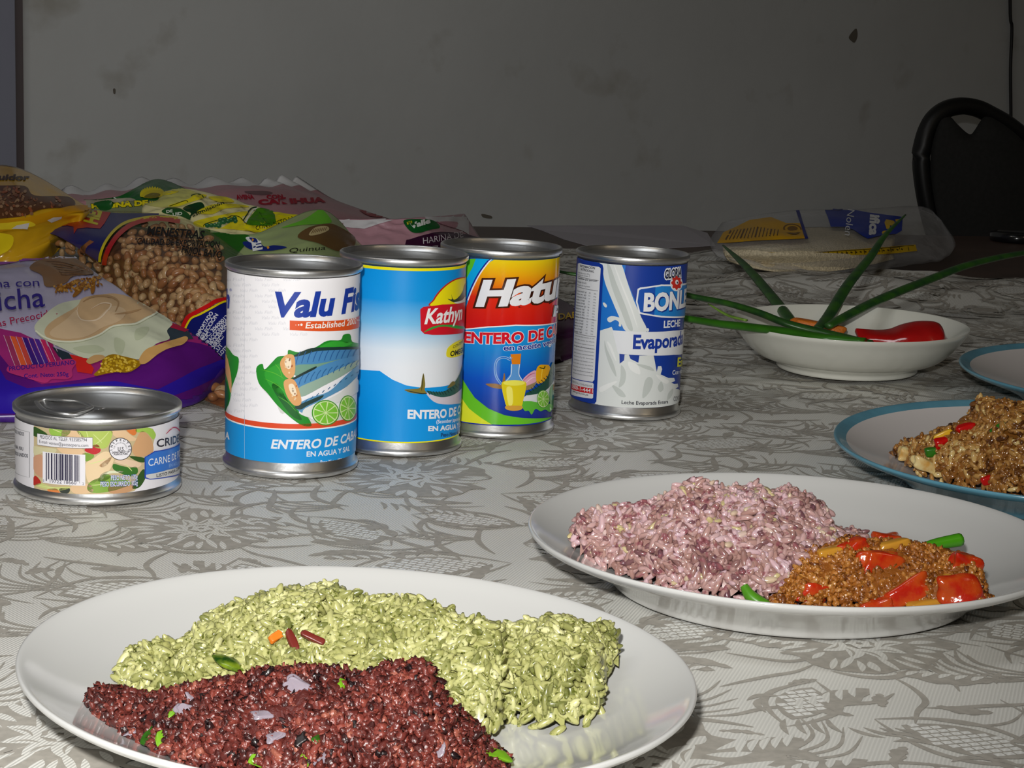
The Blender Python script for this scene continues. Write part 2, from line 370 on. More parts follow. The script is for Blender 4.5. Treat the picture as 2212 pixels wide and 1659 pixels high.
def lattice(cx, cy, L, Wd, ang):
    lens(cx, cy, L*1.06, Wd*1.1, ang, 0, 1); ca_, sa_ = math.cos(ang), math.sin(ang); th = ang*0+.35
    for i in range(-30, 31):
        for j in range(-30, 31):
            u, v = i*.0042 + (j % 2)*.0008, j*.0034; x = u*math.cos(th)-v*math.sin(th); y = u*math.sin(th)+v*math.cos(th)
            lx, ly = x*ca_+y*sa_, -x*sa_+y*ca_
            if abs(lx) > L/2*.93: continue
            if abs(ly) > Wd/2*math.sin(PI*(lx/L+.5))**.75*.9: continue
            P = []
            for du_, dv in ((-.0016, -.00125), (.0020, -.00125), (.0016, .00125), (-.0020, .00125)):
                a_, b_ = u+du_, v+dv; P.append((cx + a_*math.cos(th)-b_*math.sin(th), cy + a_*math.sin(th)+b_*math.cos(th)))
            put(P, [(0,1,2,3)], 1, 2)
TX, TY = .20, .26
def flower(cx, cy, s):
    P = [(cx+s*(1+.14*math.sin(5*t+1)+.09*math.sin(11*t))*math.cos(t), cy+s*.95*(1+.12*math.sin(6*t)+.08*math.sin(9*t+2))*math.sin(t)) for t in [2*PI*i/60 for i in range(60)]]
    put([(cx, cy)] + [((cx+p[0])/2, (cy+p[1])/2) for p in P] + P, [(0, 1+i, 1+(i+1) % 60) for i in range(60)] + [(1+i, 61+i, 61+(i+1) % 60, 1+(i+1) % 60) for i in range(60)], 0, 1)
    for k in range(26):
        a = 2*PI*k/26 + rd.uniform(-.08, .08); r = s*rd.uniform(.62, .86); lens(cx+r*math.cos(a), cy+r*math.sin(a), s*rd.uniform(.26, .5), s*rd.uniform(.07, .13), a+rd.uniform(-.25, .25), 2, 2, bend=rd.uniform(-.1, .1), n=7)
    for k in range(9):
        a = 2*PI*k/9; r = s*.36; lens(cx+r*math.cos(a), cy+r*math.sin(a), s*.46, s*.2, a+.6, 2, 3, bend=.18)
        lens(cx+r*math.cos(a), cy+r*math.sin(a), s*.3, s*.035, a+.6, 0, 4, bend=.18)
    for k in range(5):
        a = 2*PI*k/5+.3; r = s*.12; lens(cx+r*math.cos(a), cy+r*math.sin(a), s*.2, s*.1, a+1.2, 2, 5, bend=.2)
flower(.055, .06, .044); flower(.150, .195, .036)
for (x, y, L, Wd, a) in ((.135, .050, .052, .026, .5), (.170, .095, .046, .024, -.5), (.035, .150, .054, .028, -.3), (.078, .205, .044, .022, .8), (.115, .125, .034, .018, 1.2), (.02, .235, .04, .02, .2)):
    lattice(x, y, L, Wd, a)
    nx_, ny_ = -math.sin(a), math.cos(a); off = Wd*.78
    for sg in (1, -1):
        P = [(x + (t-.5)*L*1.5*math.cos(a) + sg*off*math.sin(PI*t)*nx_, y + (t-.5)*L*1.5*math.sin(a) + sg*off*math.sin(PI*t)*ny_) for t in [i/5 for i in range(6)]]; ribbon(P, .0030, 0, 1)
    for k in range(4):
        t = rd.uniform(.2, .8); sg = rd.choice((1, -1)); bx = x+(t-.5)*L*1.5*math.cos(a)+sg*off*math.sin(PI*t)*nx_; by = y+(t-.5)*L*1.5*math.sin(a)+sg*off*math.sin(PI*t)*ny_
        lens(bx, by, .016, .0032, a+rd.uniform(-.9, .9), 0, 2, bend=.2, n=6)
for k in range(12):
    x, y = rd.uniform(0, TX), rd.uniform(0, TY); a = rd.uniform(-.7, .7); L = rd.uniform(.030, .052); Wd = rd.uniform(.010, .018)
    lens(x, y, L, Wd, a, 0, 1, bend=rd.uniform(-.12, .12), wav=.0009)
    for q in range(5): lens(x+(q-2)*L*.16*math.cos(a), y+(q-2)*L*.16*math.sin(a), Wd*.8, .0030, a+.8, 2, 3, bend=.1, n=6)
for k in range(16):      # sprays of long curved veins
    x, y = rd.uniform(0, TX), rd.uniform(0, TY); a = rd.uniform(-.5, .5)
    for q in range(4):
        ang = a + (q-1.5)*.22; ribbon([(x, y), (x+.014*math.cos(ang), y+.014*math.sin(ang)), (x+.030*math.cos(ang+.25), y+.030*math.sin(ang+.25)), (x+.044*math.cos(ang+.6), y+.044*math.sin(ang+.6))], .0018, 0, 1)
for k in range(80):
    x, y = rd.uniform(0, TX), rd.uniform(0, TY); a = rd.uniform(-.6, .6) + rd.choice((0, 0, 1.2)); kind = rd.random()
    if kind < .5:
        P = [(x, y)]; h = a
        for i in range(4): h += rd.uniform(-.2, .7)*rd.choice((1, -1) if i == 0 else (1,)); P.append((P[-1][0]+.013*math.cos(h), P[-1][1]+.013*math.sin(h)))
        ribbon(P, rd.uniform(.0018, .0040), 0, 1)
    elif kind < .8: lens(x, y, rd.uniform(.014, .034), rd.uniform(.003, .008), a, 0, 1, bend=rd.uniform(-.15, .15), wav=.0006)
    else:
        for q in range(4): lens(x+q*.006, y+q*.001, .015, .0026, a+1+q*.1, 0, 1, bend=.1, n=6)
MVn = np.array(MV); AV = []; AF = []; AM = []
for ty in range(-1, 10):
    for tx in range(-6, 8):
        X0, Y0 = tx*TX, ty*TY - .03 + (tx % 2)*TY/2
        if Y0 > 2.2 or abs(X0+TX/2) > .32*(Y0+TY)+.38: continue
        P = MVn.copy(); 
        if tx % 2: P[:, 0] = TX - P[:, 0]
        P[:, 0] += X0; P[:, 1] += Y0
        ok = np.array([(-.84 < p[0] < 1.1) and .1 < p[1] < clothback(p[0])-.012 for p in P]); b = len(AV)
        AV += [(p[0], p[1], zc_(p[0], p[1]) + .00022 + .00007*p[2] + (.0011 if p[1] > 1.6 else .0004 if p[1] > 1.2 else .0001)) for p in P]
        for f, m_ in zip(MF, MM):
            if ok[f].all(): AF.append([b+i for i in (f[::-1] if tx % 2 else f)]); AM.append(m_)
mesh('woven_pattern', AV, AF, [grd, dsh, sat], cloth, fm=AM)

# ------------------------------------------------------------------ tins
steel = mat('tin_steel', (226, 226, 226), .36, metal=1, noise_amt=.10, noise_scale=120, bump=.00006, bump_scale=300)
steel_lid = mat('lid_steel', (192, 192, 192), .36, metal=1, bump=.00005, bump_scale=400)
STEP = .004
class Can:
    def __init__(s, kind, label, cx, cy, R, h, zb, zt, crop, rough, lid='ring', group=None):
        s.cx, s.cy, s.R, s.h = cx, cy, R, h; s.Rl = R - .0014
        s.root = empty(kind, (cx, cy, TZ)); tag(s.root, label, 'can')
        if group: s.root['group'] = group
        Rb = R - .0018; c = (cx, cy, TZ + .0004)
        lathe('can_body', [(0, .0028), (Rb-.004, .0028), (Rb-.0022, .0005), (R-.0006, .0), (R, .0008), (R, .0026), (R-.0004, .0032), (Rb, .0042), (Rb, h-.0042), (R-.0005, h-.0034), (R, h-.0028), (R, h-.0006), (R-.0006, h), (R-.0014, h), (R-.0019, h-.0006), (R-.0022, h-.004)], steel, c, parent=s.root)
        beads = [(R-.0021, h-.0035), (R-.003, h-.0050), (R-.0045, h-.0048)]
        if lid == 'ring':
            for r0 in (.84, .70, .52):
                beads += [(R*r0, h-.0048), (R*(r0-.03), h-.0040), (R*(r0-.07), h-.0055)]
            beads += [(R*.35, h-.0050), (0, h-.0050)]
        else: beads += [(R*.9, h-.0042), (R*.86, h-.0052), (R*.5, h-.005), (R*.47, h-.0046), (0, h-.0046)]
        lathe('lid', beads[::-1], steel_lid, c, parent=s.root)
        s.zb, s.zt = zb, zt
        s.art = Art(crop, s.P, rough)
    def P(s, px, py):
        d = ray(px, py); ox, oy = -s.cx, -s.cy; a = d.x*d.x + d.y*d.y; b = 2*(ox*d.x + oy*d.y); cc = ox*ox + oy*oy - s.Rl**2
        D = max(b*b - 4*a*cc, 0); t = (-b - math.sqrt(D))/(2*a); p = CAM + d*t
        return (math.atan2(p.x - s.cx, -(p.y - s.cy))*s.Rl, p.z - TZ)
    def fn(s, u, v, L):
        k = math.floor(u/STEP + 1e-6); f = u/STEP - k; R = s.Rl
        a0, a1 = k*STEP/R, (k+1)*STEP/R
        x = math.sin(a0)*(1-f) + math.sin(a1)*f; y = -(math.cos(a0)*(1-f) + math.cos(a1)*f)
        o = R + .00009*L; l = math.hypot(x, y); n = Vector((x, y, 0)).normalized()
        v = min(max(v, s.zb), s.zt)
        return (Vector((s.cx + x*o, s.cy + y*o, TZ + v)), n)
    def base(s, m):        # the paper sleeve: faces all the way round
        n = math.ceil(2*PI*s.Rl/STEP); A = s.art; m2 = m
        us = [i*STEP for i in range(-(n//2), n//2+1)]; V = []
        for u in us[:-1] + [PI*s.Rl]: V += [(u, s.zb), (u, s.zt)]
        V[0] = (-PI*s.Rl, s.zb); V[1] = (-PI*s.Rl, s.zt)
        A.raw(V, [(2*i, 2*i+2, 2*i+3, 2*i+1) for i in range(len(us)-1)], m2, 0)
    def band(s, z0, z1, c, layer=1):
        A = s.art; us = [i*STEP for i in range(-int(PI*s.Rl/STEP), int(PI*s.Rl/STEP)+1)]; V = []
        for u in us: V += [(u, z0), (u, z1)]
        A.raw(V, [(2*i, 2*i+2, 2*i+3, 2*i+1) for i in range(len(us)-1)], c, layer)
    def z(s, x, y): return s.P(*s.art.px((x, y)))[1]
    def done(s, name='paper_label'): return s.art.build(name, s.root, s.fn, STEP)

WHT = (232, 230, 236)
# --- tall tin: white label, mackerel and limes
c = Can('tinned_mackerel_can', 'tall mackerel can with white label, blue script lettering and lime slices', -.1249, .9548, .0385, .1157, .009, .1115, (460, 530, 3.129), .4)
A = c.art; c.base(ink((246, 244, 248), .45)); zc = c.z
rs = random.Random(3)
for j, yy in enumerate(range(240, 1150, 37)):
    for i in range(3):
        x = 120 + i*190 + (j % 3)*45 - 30
        if x > 930: continue
        if 380 < x and 270 < yy < 560 and i < 3 and x+100 > 380: continue
        if x > 250 and yy > 640: continue
        A.text('Valu Fish', (x, yy), (x+120, yy-1), 20, (224, 223, 229), 1, shear=.3, bold=.01)
zs = zc(540, 1250)
c.band(c.zb, zs, (20, 148, 222), 1); c.band(zs, zs+.0008, (240, 240, 240), 2); c.band(zs+.0008, zs+.0036, (222, 76, 40), 2)
A.text('Valu Fish', (385, 474), (805, 466), 155, (24, 58, 160), 3, bold=.04, shear=.2, vis='Valu')
A.text('h', (66, 420), (112, 418), 118, (24, 58, 160), 3, bold=.045, shear=.2); A.text('®', (114, 310), (130, 311), 18, (24, 58, 160), 3)
A.poly([(519, 507), (990, 470), (990, 548), (519, 571)], (226, 84, 28), 3, False)
A.poly([(60, 440), (82, 442), (82, 498), (60, 495)], (226, 84, 28), 3, False)
A.text('Established 2002', (624, 560), (885, 545), 40, (245, 245, 240), 4, bold=.012, shear=.18, vis='Established')
for i, r in enumerate((3, 5, 8)): A.ell(560+i*19, 538-i, r, r, (245, 245, 240), 4, n=12)
for i, r in enumerate((6, 4)): A.ell(976+i*10, 505, r*.6, r, (245, 245, 240), 4, n=12)
G1, G2, G3 = (34, 140, 40), (18, 98, 34), (96, 186, 50)
A.poly([(640,1160),(560,1080),(470,1140),(420,1060),(330,960),(440,1000),(700,1190),(960,1080),(975,1180),(670,1222)], (214, 214, 210), 1)
A.poly([(294,830),(335,800),(350,838),(400,790),(440,752),(500,742),(512,706),(580,722),(690,690),(770,645),(860,640),(880,605),(925,600),(940,650),(990,665),(990,700),(700,720),(560,760),(545,900),(560,1080),(640,1160),(665,1220),(600,1215),(520,1160),(430,1075),(370,1000),(310,930)], G1, 2)
A.poly([(350,860),(420,810),(480,800),(500,900),(480,960),(520,1060),(450,1010),(380,940)], (48, 160, 48), 3)
A.poly([(400,960),(440,940),(500,1040),(560,1110),(600,1180),(520,1140)], G2, 3)
A.poly([(720,690),(800,650),(870,650),(940,660),(860,690)], (52, 168, 50), 3); A.poly([(865,640),(890,606),(925,604),(930,640),(900,660)], G1, 3)
for (x0,y0,x1,y1) in ((330,840,480,900),(350,900,500,1000),(420,800,470,900),(440,1020,560,1120)): A.stroke([(x0,y0),((x0+x1)/2+8,(y0+y1)/2-8),(x1,y1)], 4, G3, 4, taper=True)
A.poly([(545,745),(640,715),(700,692),(860,692),(990,690),(988,745),(850,772),(700,805),(556,815)], (72, 134, 186), 4)
A.poly([(545,745),(610,712),(700,690),(990,684),(985,700),(720,712),(620,738),(556,752)], (30, 58, 52), 5)
A.poly([(556,812),(700,800),(860,768),(985,744),(940,775),(800,800),(700,832),(565,885)], (116, 158, 138), 5)
A.poly([(545,905),(690,828),(860,768),(985,740),(985,790),(860,830),(700,910),(580,965)], (78, 140, 192), 6)
A.poly([(525,905),(600,862),(690,818),(690,832),(620,870),(545,908)], (28, 50, 46), 7)
A.poly([(700,905),(860,828),(985,770),(980,800),(870,880),(740,950),(600,1022),(575,965)], (150, 176, 160), 7)
A.poly([(560,1085),(650,1030),(780,985),(880,890),(985,800),(980,860),(900,950),(740,1040),(620,1100),(600,1130)], (92, 150, 192), 8)
A.poly([(552,1090),(640,1050),(740,1010),(720,1040),(640,1080),(590,1108)], (40, 66, 62), 9)
A.poly([(580,1120),(720,1060),(860,990),(950,900),(980,930),(960,1000),(800,1080),(680,1150),(640,1160)], (226, 228, 226), 7)
for k in range(11):
    x = 560 + k*38; A.stroke([(x, 800-k*4.5), (x+14, 752-k*3), (x+30, 716-k*1.5)], 5, (40, 92, 150), 6); A.stroke([(x+20, 940-k*13), (x+32, 905-k*12), (x+52, 872-k*10)], 5, (44, 98, 150), 8)
    A.stroke([(x+60, 1060-k*22), (x+75, 1040-k*21)], 5, (52, 100, 140), 9, sm=False)
for P_ in ([(470,762),(505,735),(545,742),(556,800),(550,870),(515,900),(474,862),(456,800)], [(480,920),(535,900),(572,950),(597,1060),(550,1080),(500,1015)]):
    A.poly(P_, (222, 164, 104), 10)
    cx_, cy_ = sum(p[0] for p in P_)/len(P_), sum(p[1] for p in P_)/len(P_)
    A.poly([(cx_+(p[0]-cx_)*.45, cy_-15+(p[1]-cy_)*.45) for p in P_], (244, 226, 196), 11)
    for k in range(9): A.ell(cx_+rs.uniform(-32, 32), cy_+rs.uniform(-50, 60), 6, 7, rs.choice([(190, 110, 60), (240, 205, 160)]), 11, n=8)
def lime(cx, cy, rx, ry, a=A, L=8):
    a.ell(cx, cy, rx, ry, (66, 150, 36), L); a.ell(cx, cy, rx*.92, ry*.92, (214, 234, 170), L+1); 
    for i in range(9):
        t0, t1 = 2*PI*(i+.08)/9, 2*PI*(i+.92)/9
        a.poly([(cx+rx*.07*math.cos((t0+t1)/2), cy+ry*.07*math.sin((t0+t1)/2))] + [(cx+rx*.84*math.cos(t0+(t1-t0)*j/4), cy+ry*.84*math.sin(t0+(t1-t0)*j/4)) for j in range(5)], (126, 196, 60), L+2, False)
lime(757, 1130, 92, 86); lime(905, 1100, 58, 88)
A.poly([(100,690),(140,740),(176,765),(166,860),(130,960),(118,1040),(100,1090),(62,1130),(60,690)], G1, 3); A.poly([(62,760),(95,740),(128,900),(124,1000),(100,900)], (226, 170, 110), 4); A.poly([(62,900),(100,940),(112,1040),(90,1110),(60,1120)], G2, 5)
A.stroke([(216, 1150), (216, 1500)], 2.5, (150, 190, 215), 4, sm=False); A.stroke([(216, 170), (216, 1170)], 2, (205, 205, 210), 4, sm=False)
A.text('LA', (66, 1306), (115, 1310), 46, (225, 228, 235), 3, bold=.03, shear=.2)
A.text('ENTERO DE CABALLA', (392, 1370), (838, 1347), 58, (228, 232, 240), 3, bold=.03, shear=.2, vis='ENTERO DE')
A.text('EN AGUA Y SAL', (632, 1427), (868, 1402), 33, (228, 232, 240), 3, bold=.025, vis='EN AGUA Y')
A.text('Peso Neto: 425 g', (725, 1478), (832, 1468), 25, (228, 232, 240), 3, bold=.02, vis='Peso Neto:')
c.done()

# --- tall tin: blue label with yellow bands
c = Can('tinned_mackerel_can', 'tall mackerel can with sky-blue label and yellow bands, between the white and orange cans', -.0676, 1.0186, .0385, .1166, .0085, .1120, (730, 510, 3.386), .32)
A = c.art; zc = c.z
c.base(grad('blue_fade', [(0, (232, 236, 242)), (.18, (222, 232, 242)), (.45, (120, 190, 232)), (.7, (16, 150, 224)), (1, (4, 146, 224))], zc(480, 960), zc(480, 260)))
BL = (8, 150, 228)
A.poly([(100, 968), (305, 985), (400, 1050), (500, 1092), (620, 1110), (760, 1100), (900, 1050), (945, 1000), (945, 1600), (100, 1600)], BL, 1, False)
zt2 = zc(560, 256); c.band(zt2, c.zt, (236, 226, 10), 2); zb2 = zc(480, 1505); c.band(c.zb, zb2, (238, 230, 12), 2)
c2 = c
A.poly([(682,515),(695,465),(735,405),(800,345),(870,308),(950,296),(1010,300),(1010,515)], (186, 40, 30), 2); A.poly([(692,515),(705,468),(745,410),(805,353),(870,317),(950,305),(1010,310),(1010,515)], (240, 224, 16), 3)
A.poly([(800,458),(830,462),(826,425),(840,462),(868,455),(905,410),(925,350),(945,340),(940,420),(905,470),(870,488),(830,478)], (52, 66, 40), 4); A.poly([(845,484),(900,470),(935,430),(940,470),(880,492)], (220, 224, 220), 5)
A.poly([(600,535),(625,516),(760,500),(1000,478),(1000,700),(850,716),(690,722),(630,714),(605,690)], (206, 22, 40), 5, False)
A.poly([(628,702),(690,668),(780,652),(870,665),(1000,690),(1000,678),(880,655),(780,650)], (52, 150, 60), 6); A.stroke([(628,702),(690,668),(780,654),(880,672),(940,672)], 14, (60, 156, 60), 7, taper=True)
A.text('Kathyn', (630, 640), (836, 622), 106, (240, 240, 240), 7, bold=.025, shear=.22, vis='Kath')
A.poly([(790,870),(800,820),(850,778),(905,756),(930,760),(935,840),(905,868),(850,886),(805,886)], (240, 226, 40), 3)
A.text('CONTIENE', (838, 822), (906, 780), 20, (40, 60, 30), 4, bold=.01, vis='CONTIEN'); A.text('OMEGA 3', (818, 880), (912, 842), 36, (20, 30, 20), 4, bold=.03, vis='OMEGA')
A.poly([(485,1124),(540,1118),(600,1108),(612,1050),(625,1003),(637,1080),(634,1125),(652,1152),(610,1152),(540,1148)], (132, 118, 50), 3); A.stroke([(490,1126),(600,1150),(650,1150)], 7, (50, 50, 30), 4, taper=True); A.stroke([(625,1005),(616,1080),(610,1130)], 6, (60, 60, 36), 4, taper=True)
A.poly([(640,1140),(700,1165),(800,1160),(870,1090),(905,980),(925,960),(920,1190),(850,1228),(740,1226),(680,1195)], (214, 206, 216), 3)
A.poly([(645,1130),(700,1138),(780,1132),(840,1080),(885,1010),(915,930),(935,940),(915,1080),(860,1150),(770,1178),(690,1162)], (42, 92, 84), 4); A.poly([(795,1112),(830,1065),(855,1068),(845,1090)], (120, 110, 60), 5)
for k in range(12): A.stroke([(655+k*20, 1135-max(0,k-6)*11), (670+k*20, 1160-max(0,k-6)*13)], 5, (20, 50, 50), 5, sm=False)
A.text('ENTERO DE CABALLA', (508, 1332), (862, 1308), 60, (236, 238, 244), 3, bold=.04, vis='ENTERO DE')
A.text('(Scomber japonicus)', (718, 1370), (830, 1360), 26, (236, 238, 244), 3, bold=.02, vis='(Scomber')
A.text('EN AGUA Y SAL', (658, 1424), (862, 1406), 34, (236, 238, 244), 3, bold=.04, vis='EN AGUA')
A.text('Peso Neto: 425 g', (752, 1468), (806, 1463), 26, (20, 40, 90), 3, bold=.02, vis='Peso')
c.done()

# --- tall tin: orange and blue glossy label
c = Can('tinned_mackerel_can', 'tall mackerel can with glossy orange-and-blue label and white slanted lettering', -.0104, 1.0782, .0385, .1171, .0085, .1120, (730, 510, 3.386), .14)
A = c.art; zc = c.z
c.base(grad('blue_deep', [(0, (22, 40, 140)), (.45, (14, 84, 196)), (1, (30, 160, 228))], zc(1210, 1360), zc(1210, 680), .14))
A.poly([(940, 150), (1150, 150), (1080, 210), (1020, 290), (970, 390), (945, 450), (915, 700), (905, 700), (905, 150)], (18, 168, 230), 1, False)
A.poly([(905, 150), (1010, 165), (985, 230), (905, 380)], (90, 190, 40), 2, False); A.poly([(905, 120), (1060, 120), (1030, 165), (905, 165)], (30, 40, 150), 3, False)
sun = [(1160, 130), (1095, 200), (1035, 285), (985, 385), (955, 470), (925, 560), (905, 680), (1100, 662), (1300, 650), (1615, 625), (1640, 130)]
A.poly(sun, grad('sunset', [(0, (214, 26, 22)), (.38, (228, 44, 20)), (.52, (236, 110, 16)), (.75, (244, 176, 14)), (1, (246, 222, 20))], zc(1210, 640), zc(1210, 150), .14), 2, False)
A.stroke([(1150, 130), (1085, 200), (1025, 285), (975, 385), (945, 470)], 14, (28, 40, 150), 3); A.stroke([(1160, 130), (1095, 200), (1035, 285), (985, 385), (952, 470)], 9, (240, 240, 244), 4)
A.stroke([(905, 682), (1100, 664), (1300, 651), (1625, 624)], 9, (240, 240, 244), 4, sm=False)
A.text('Hatuni', (1010, 505), (1500, 470), 175, (240, 240, 244), 7, bold=.045, shear=.28, vis='Hat', outline=(70, 30, 14), ow=.05)
A.text('p', (1572, 560), (1612, 556), 70, (240, 240, 244), 7, bold=.04, shear=.28, outline=(70, 30, 14), ow=.05)
A.text('ENTERO DE CABALLA', (925, 775), (1500, 752), 74, (216, 22, 40), 5, bold=.04, vis='ENTERO DE', outline=(244, 240, 244), ow=.04)
A.text('en aceite vegetal', (1210, 836), (1480, 812), 40, (28, 48, 150), 5, bold=.02, vis='en aceite', outline=(236, 240, 248), ow=.045)
A.poly([(905, 1030), (940, 1090), (1000, 1180), (1100, 1260), (1220, 1310), (1350, 1330), (1590, 1315), (1590, 1362), (1300, 1378), (1100, 1375), (980, 1290), (905, 1180)], (104, 194, 40), 3, False)
A.poly([(895, 1165), (960, 1260), (1050, 1330), (1130, 1380), (895, 1365)], (224, 228, 50), 4, False)
zz = zc(1230, 1380); c.band(c.zb, zz, (24, 48, 160), 5)
A.poly([(1082,1080),(1150,1078),(1195,1080),(1215,1000),(1224,1050),(1212,1112),(1150,1112),(1110,1100)], (150, 110, 60), 4)
A.poly([(1350,1050),(1400,1000),(1446,985),(1455,1060),(1410,1110),(1355,1105)], (226, 170, 190), 5); A.stroke([(1352,1060),(1400,1015),(1440,1000)], 6, (190, 90, 130), 6, taper=True); A.stroke([(1365,1080),(1410,1040),(1445,1030)], 5, (244, 220, 230), 6, taper=True)
A.poly([(1446,985),(1466,945),(1505,940),(1542,948),(1545,1000),(1505,1060),(1452,1075)], (240, 176, 20), 6); A.stroke([(1470,960),(1500,968),(1510,950)], 7, (40, 60, 20), 7); A.stroke([(1490,970),(1480,1050)], 5, (250, 220, 80), 7)
A.poly([(1345,1200),(1400,1150),(1500,1120),(1580,1000),(1590,1180),(1450,1218)], (222, 224, 228), 5); A.poly([(1368,1152),(1450,1105),(1520,1040),(1560,930),(1580,940),(1580,1040),(1510,1130),(1400,1162)], (30, 78, 66), 7)
for k in range(10): A.stroke([(1390+k*18, 1120-k*14), (1410+k*18, 1145-k*15)], 5, (12, 44, 44), 8, sm=False)
A.poly([(1345,1110),(1430,1072),(1450,1060),(1420,1110),(1370,1125)], (150, 130, 90), 8)
A.poly([(1338,1215),(1400,1205),(1450,1215),(1560,1232),(1545,1285),(1510,1268),(1475,1280),(1440,1262),(1412,1304),(1390,1276),(1360,1275)], (96, 186, 56), 8); A.poly([(1545,1110),(1590,1090),(1585,1260),(1545,1230)], (60, 140, 50), 7)
lime(1494, 1190, 45, 66, A, 9)
A.stroke([(1262,905),(1215,885),(1165,905),(1150,965),(1160,1030),(1195,1082)], 17, (150, 190, 226), 8)
A.stroke([(1262,905),(1215,885),(1165,905),(1150,965),(1160,1030),(1195,1082)], 7, (40, 110, 200), 9)
A.poly([(1262,930),(1330,930),(1322,1010),(1350,1055),(1366,1090),(1200,1090),(1225,1050),(1258,1010)], (92, 152, 214), 10, False); A.stroke([(1268,935),(1262,1015),(1212,1075)], 5, (210, 228, 244), 11); A.stroke([(1325,935),(1320,1010),(1360,1075)], 5, (210, 228, 244), 11)
A.poly([(1203,1065),(1285,1052),(1366,1065),(1368,1120),(1352,1190),(1330,1250),(1240,1250),(1215,1190),(1200,1120)], (226, 206, 30), 11); A.ell(1285, 1072, 78, 20, (240, 232, 90), 12); A.poly([(1230,1110),(1270,1110),(1275,1220),(1245,1230)], (244, 234, 110), 12)
A.poly([(1228,1240),(1338,1240),(1334,1266),(1285,1275),(1232,1266)], (214, 160, 60), 13); A.poly([(1260,862),(1335,858),(1328,935),(1270,935)], (226, 130, 24), 12, False); A.poly([(1250,880),(1270,885),(1272,900)], (190, 210, 230), 12)
c.done()

# --- evaporated milk
c = Can('evaporated_milk_can', 'evaporated milk can with blue label and white milk splash, beside the oval dish', .0775, 1.1500, .0385, .1084, .009, .1035, (1200, 510, 3.95), .3)
A = c.art; zc = c.z; NB = (26, 62, 158); MW = (226, 230, 228); MS = (200, 206, 202)
c.base(ink(NB, .3))
A.poly([(330,190),(600,235),(590,330),(700,600),(760,820),(540,840),(370,820),(395,400)], (34, 118, 208), 1, False)
A.poly([(345,195),(540,225),(572,260),(610,380),(665,540),(730,690),(775,815),(605,815),(540,680),(480,540),(425,400),(395,270)], MW, 3); A.poly([(440,240),(470,260),(520,400),(600,600),(660,790),(620,790),(560,640),(480,430)], MS, 4); A.stroke([(500,240),(560,400),(640,600),(700,780)], 14, (240, 242, 240), 5, taper=True)
low = [(100,1380),(340,1430),(352,1000),(352,815),(400,800),(480,775),(505,830),(545,1000),(548,1088),(585,1060),(590,1010),(625,1010),(640,1048),(706,1080),(715,1020),(835,1015),(850,1090),(862,1158),(873,1110),(900,1108),(908,1135),(895,1180),(960,1210),(1010,1210),(1018,1235),(985,1250),(1010,1262),(1040,1258),(1045,1285),(1020,1300),(1085,1318),(1085,1520),(100,1500)]
A.poly(low, MW, 3, False)
A.poly([(100,1500),(100,1390),(1100,1480),(1100,1530)], MW, 3, False)
for P_ in ([(420,890),(440,960),(500,1100),(520,1200),(470,1120),(425,980)], [(560,1100),(600,1160),(590,1250),(540,1290),(555,1200)], [(760,1240),(800,1200),(830,1240),(800,1330),(740,1380)], [(480,1270),(560,1310),(600,1370),(540,1360)], [(900,1240),(920,1300),(890,1330),(870,1290)], [(690,1090),(800,1110),(840,1150),(760,1130)], [(960,1340),(1000,1300),(990,1360),(950,1400)]): A.poly(P_, MS, 4)
for P_ in ([(440,900),(480,940),(520,1060),(500,1040)], [(620,1070),(700,1100),(720,1180),(640,1140)], [(860,1180),(960,1230),(940,1260),(880,1220)], [(380,1290),(500,1240),(520,1250),(400,1330)]): A.poly(P_, (240, 242, 240), 5)
A.poly([(445,700),(480,682),(545,695),(562,720),(560,768),(540,765),(542,735),(510,715),(470,735),(448,725)], MW, 4); A.poly([(405,572),(420,568),(440,590),(435,608),(418,600)], MW, 4); A.ell(785, 800, 12, 16, MW, 4)
A.poly([(165,172),(225,175),(375,225),(405,245),(412,275),(352,1410),(335,1430),(130,1382)], (24, 56, 150), 6, False)
A.poly([(198,235),(215,230),(375,262),(390,275),(335,1225),(320,1243),(150,1205),(147,1190)], (226, 226, 228), 7, False)
A.poly([(150,1212),(320,1250),(330,1262),(325,1378),(315,1386),(140,1350)], (226, 226, 228), 7, False)
DK = (70, 72, 80)
A.text('INFORMACIÓN', (218, 262), (342, 283), 19, (30, 34, 50), 8, bold=.02); A.text('NUTRICIONAL', (224, 290), (334, 312), 19, (30, 34, 50), 8, bold=.02)
A.text('Tamaño de porción: 200 g', (200, 314), (300, 332), 12, DK, 8); A.text('Porciones por envase: 2', (198, 332), (298, 350), 12, DK, 8)
A.text('Cantidades por porción', (200, 362), (360, 390), 15, (30, 34, 50), 8, bold=.02)
A.text('Energía (kcal)', (196, 392), (270, 408), 13, DK, 8, bold=.01); A.text('Energía de la grasa', (194, 418), (300, 438), 13, DK, 8)
rr_ = ['Grasa total (g)', 'Grasa sat. (g)', 'Colesterol (mg)', 'Sodio (mg)', 'Potasio (mg)', 'Carbohidratos (g)', 'Azúcares (g)', 'Proteínas (g)', 'Vitamina A (%)', 'Vitamina D (%)', 'Calcio (mg)', 'Fósforo (mg)', 'Hierro (mg)', 'Zinc (mg)', 'Omega (g)']
for i, t in enumerate(rr_):
    y = 470 + i*24.5; x = 192 - i*2.0; A.text(t, (x, y), (x+50+len(t)*2, y+9+len(t)*.4), 12, DK, 8, bold=.01)
    A.text(str(3+(i*7) % 40), (x+98, y+19), (x+112, y+22), 11, DK, 8); A.text('%d%%' % (4+(i*5) % 30), (x+140, y+27), (x+162, y+31), 11, DK, 8)
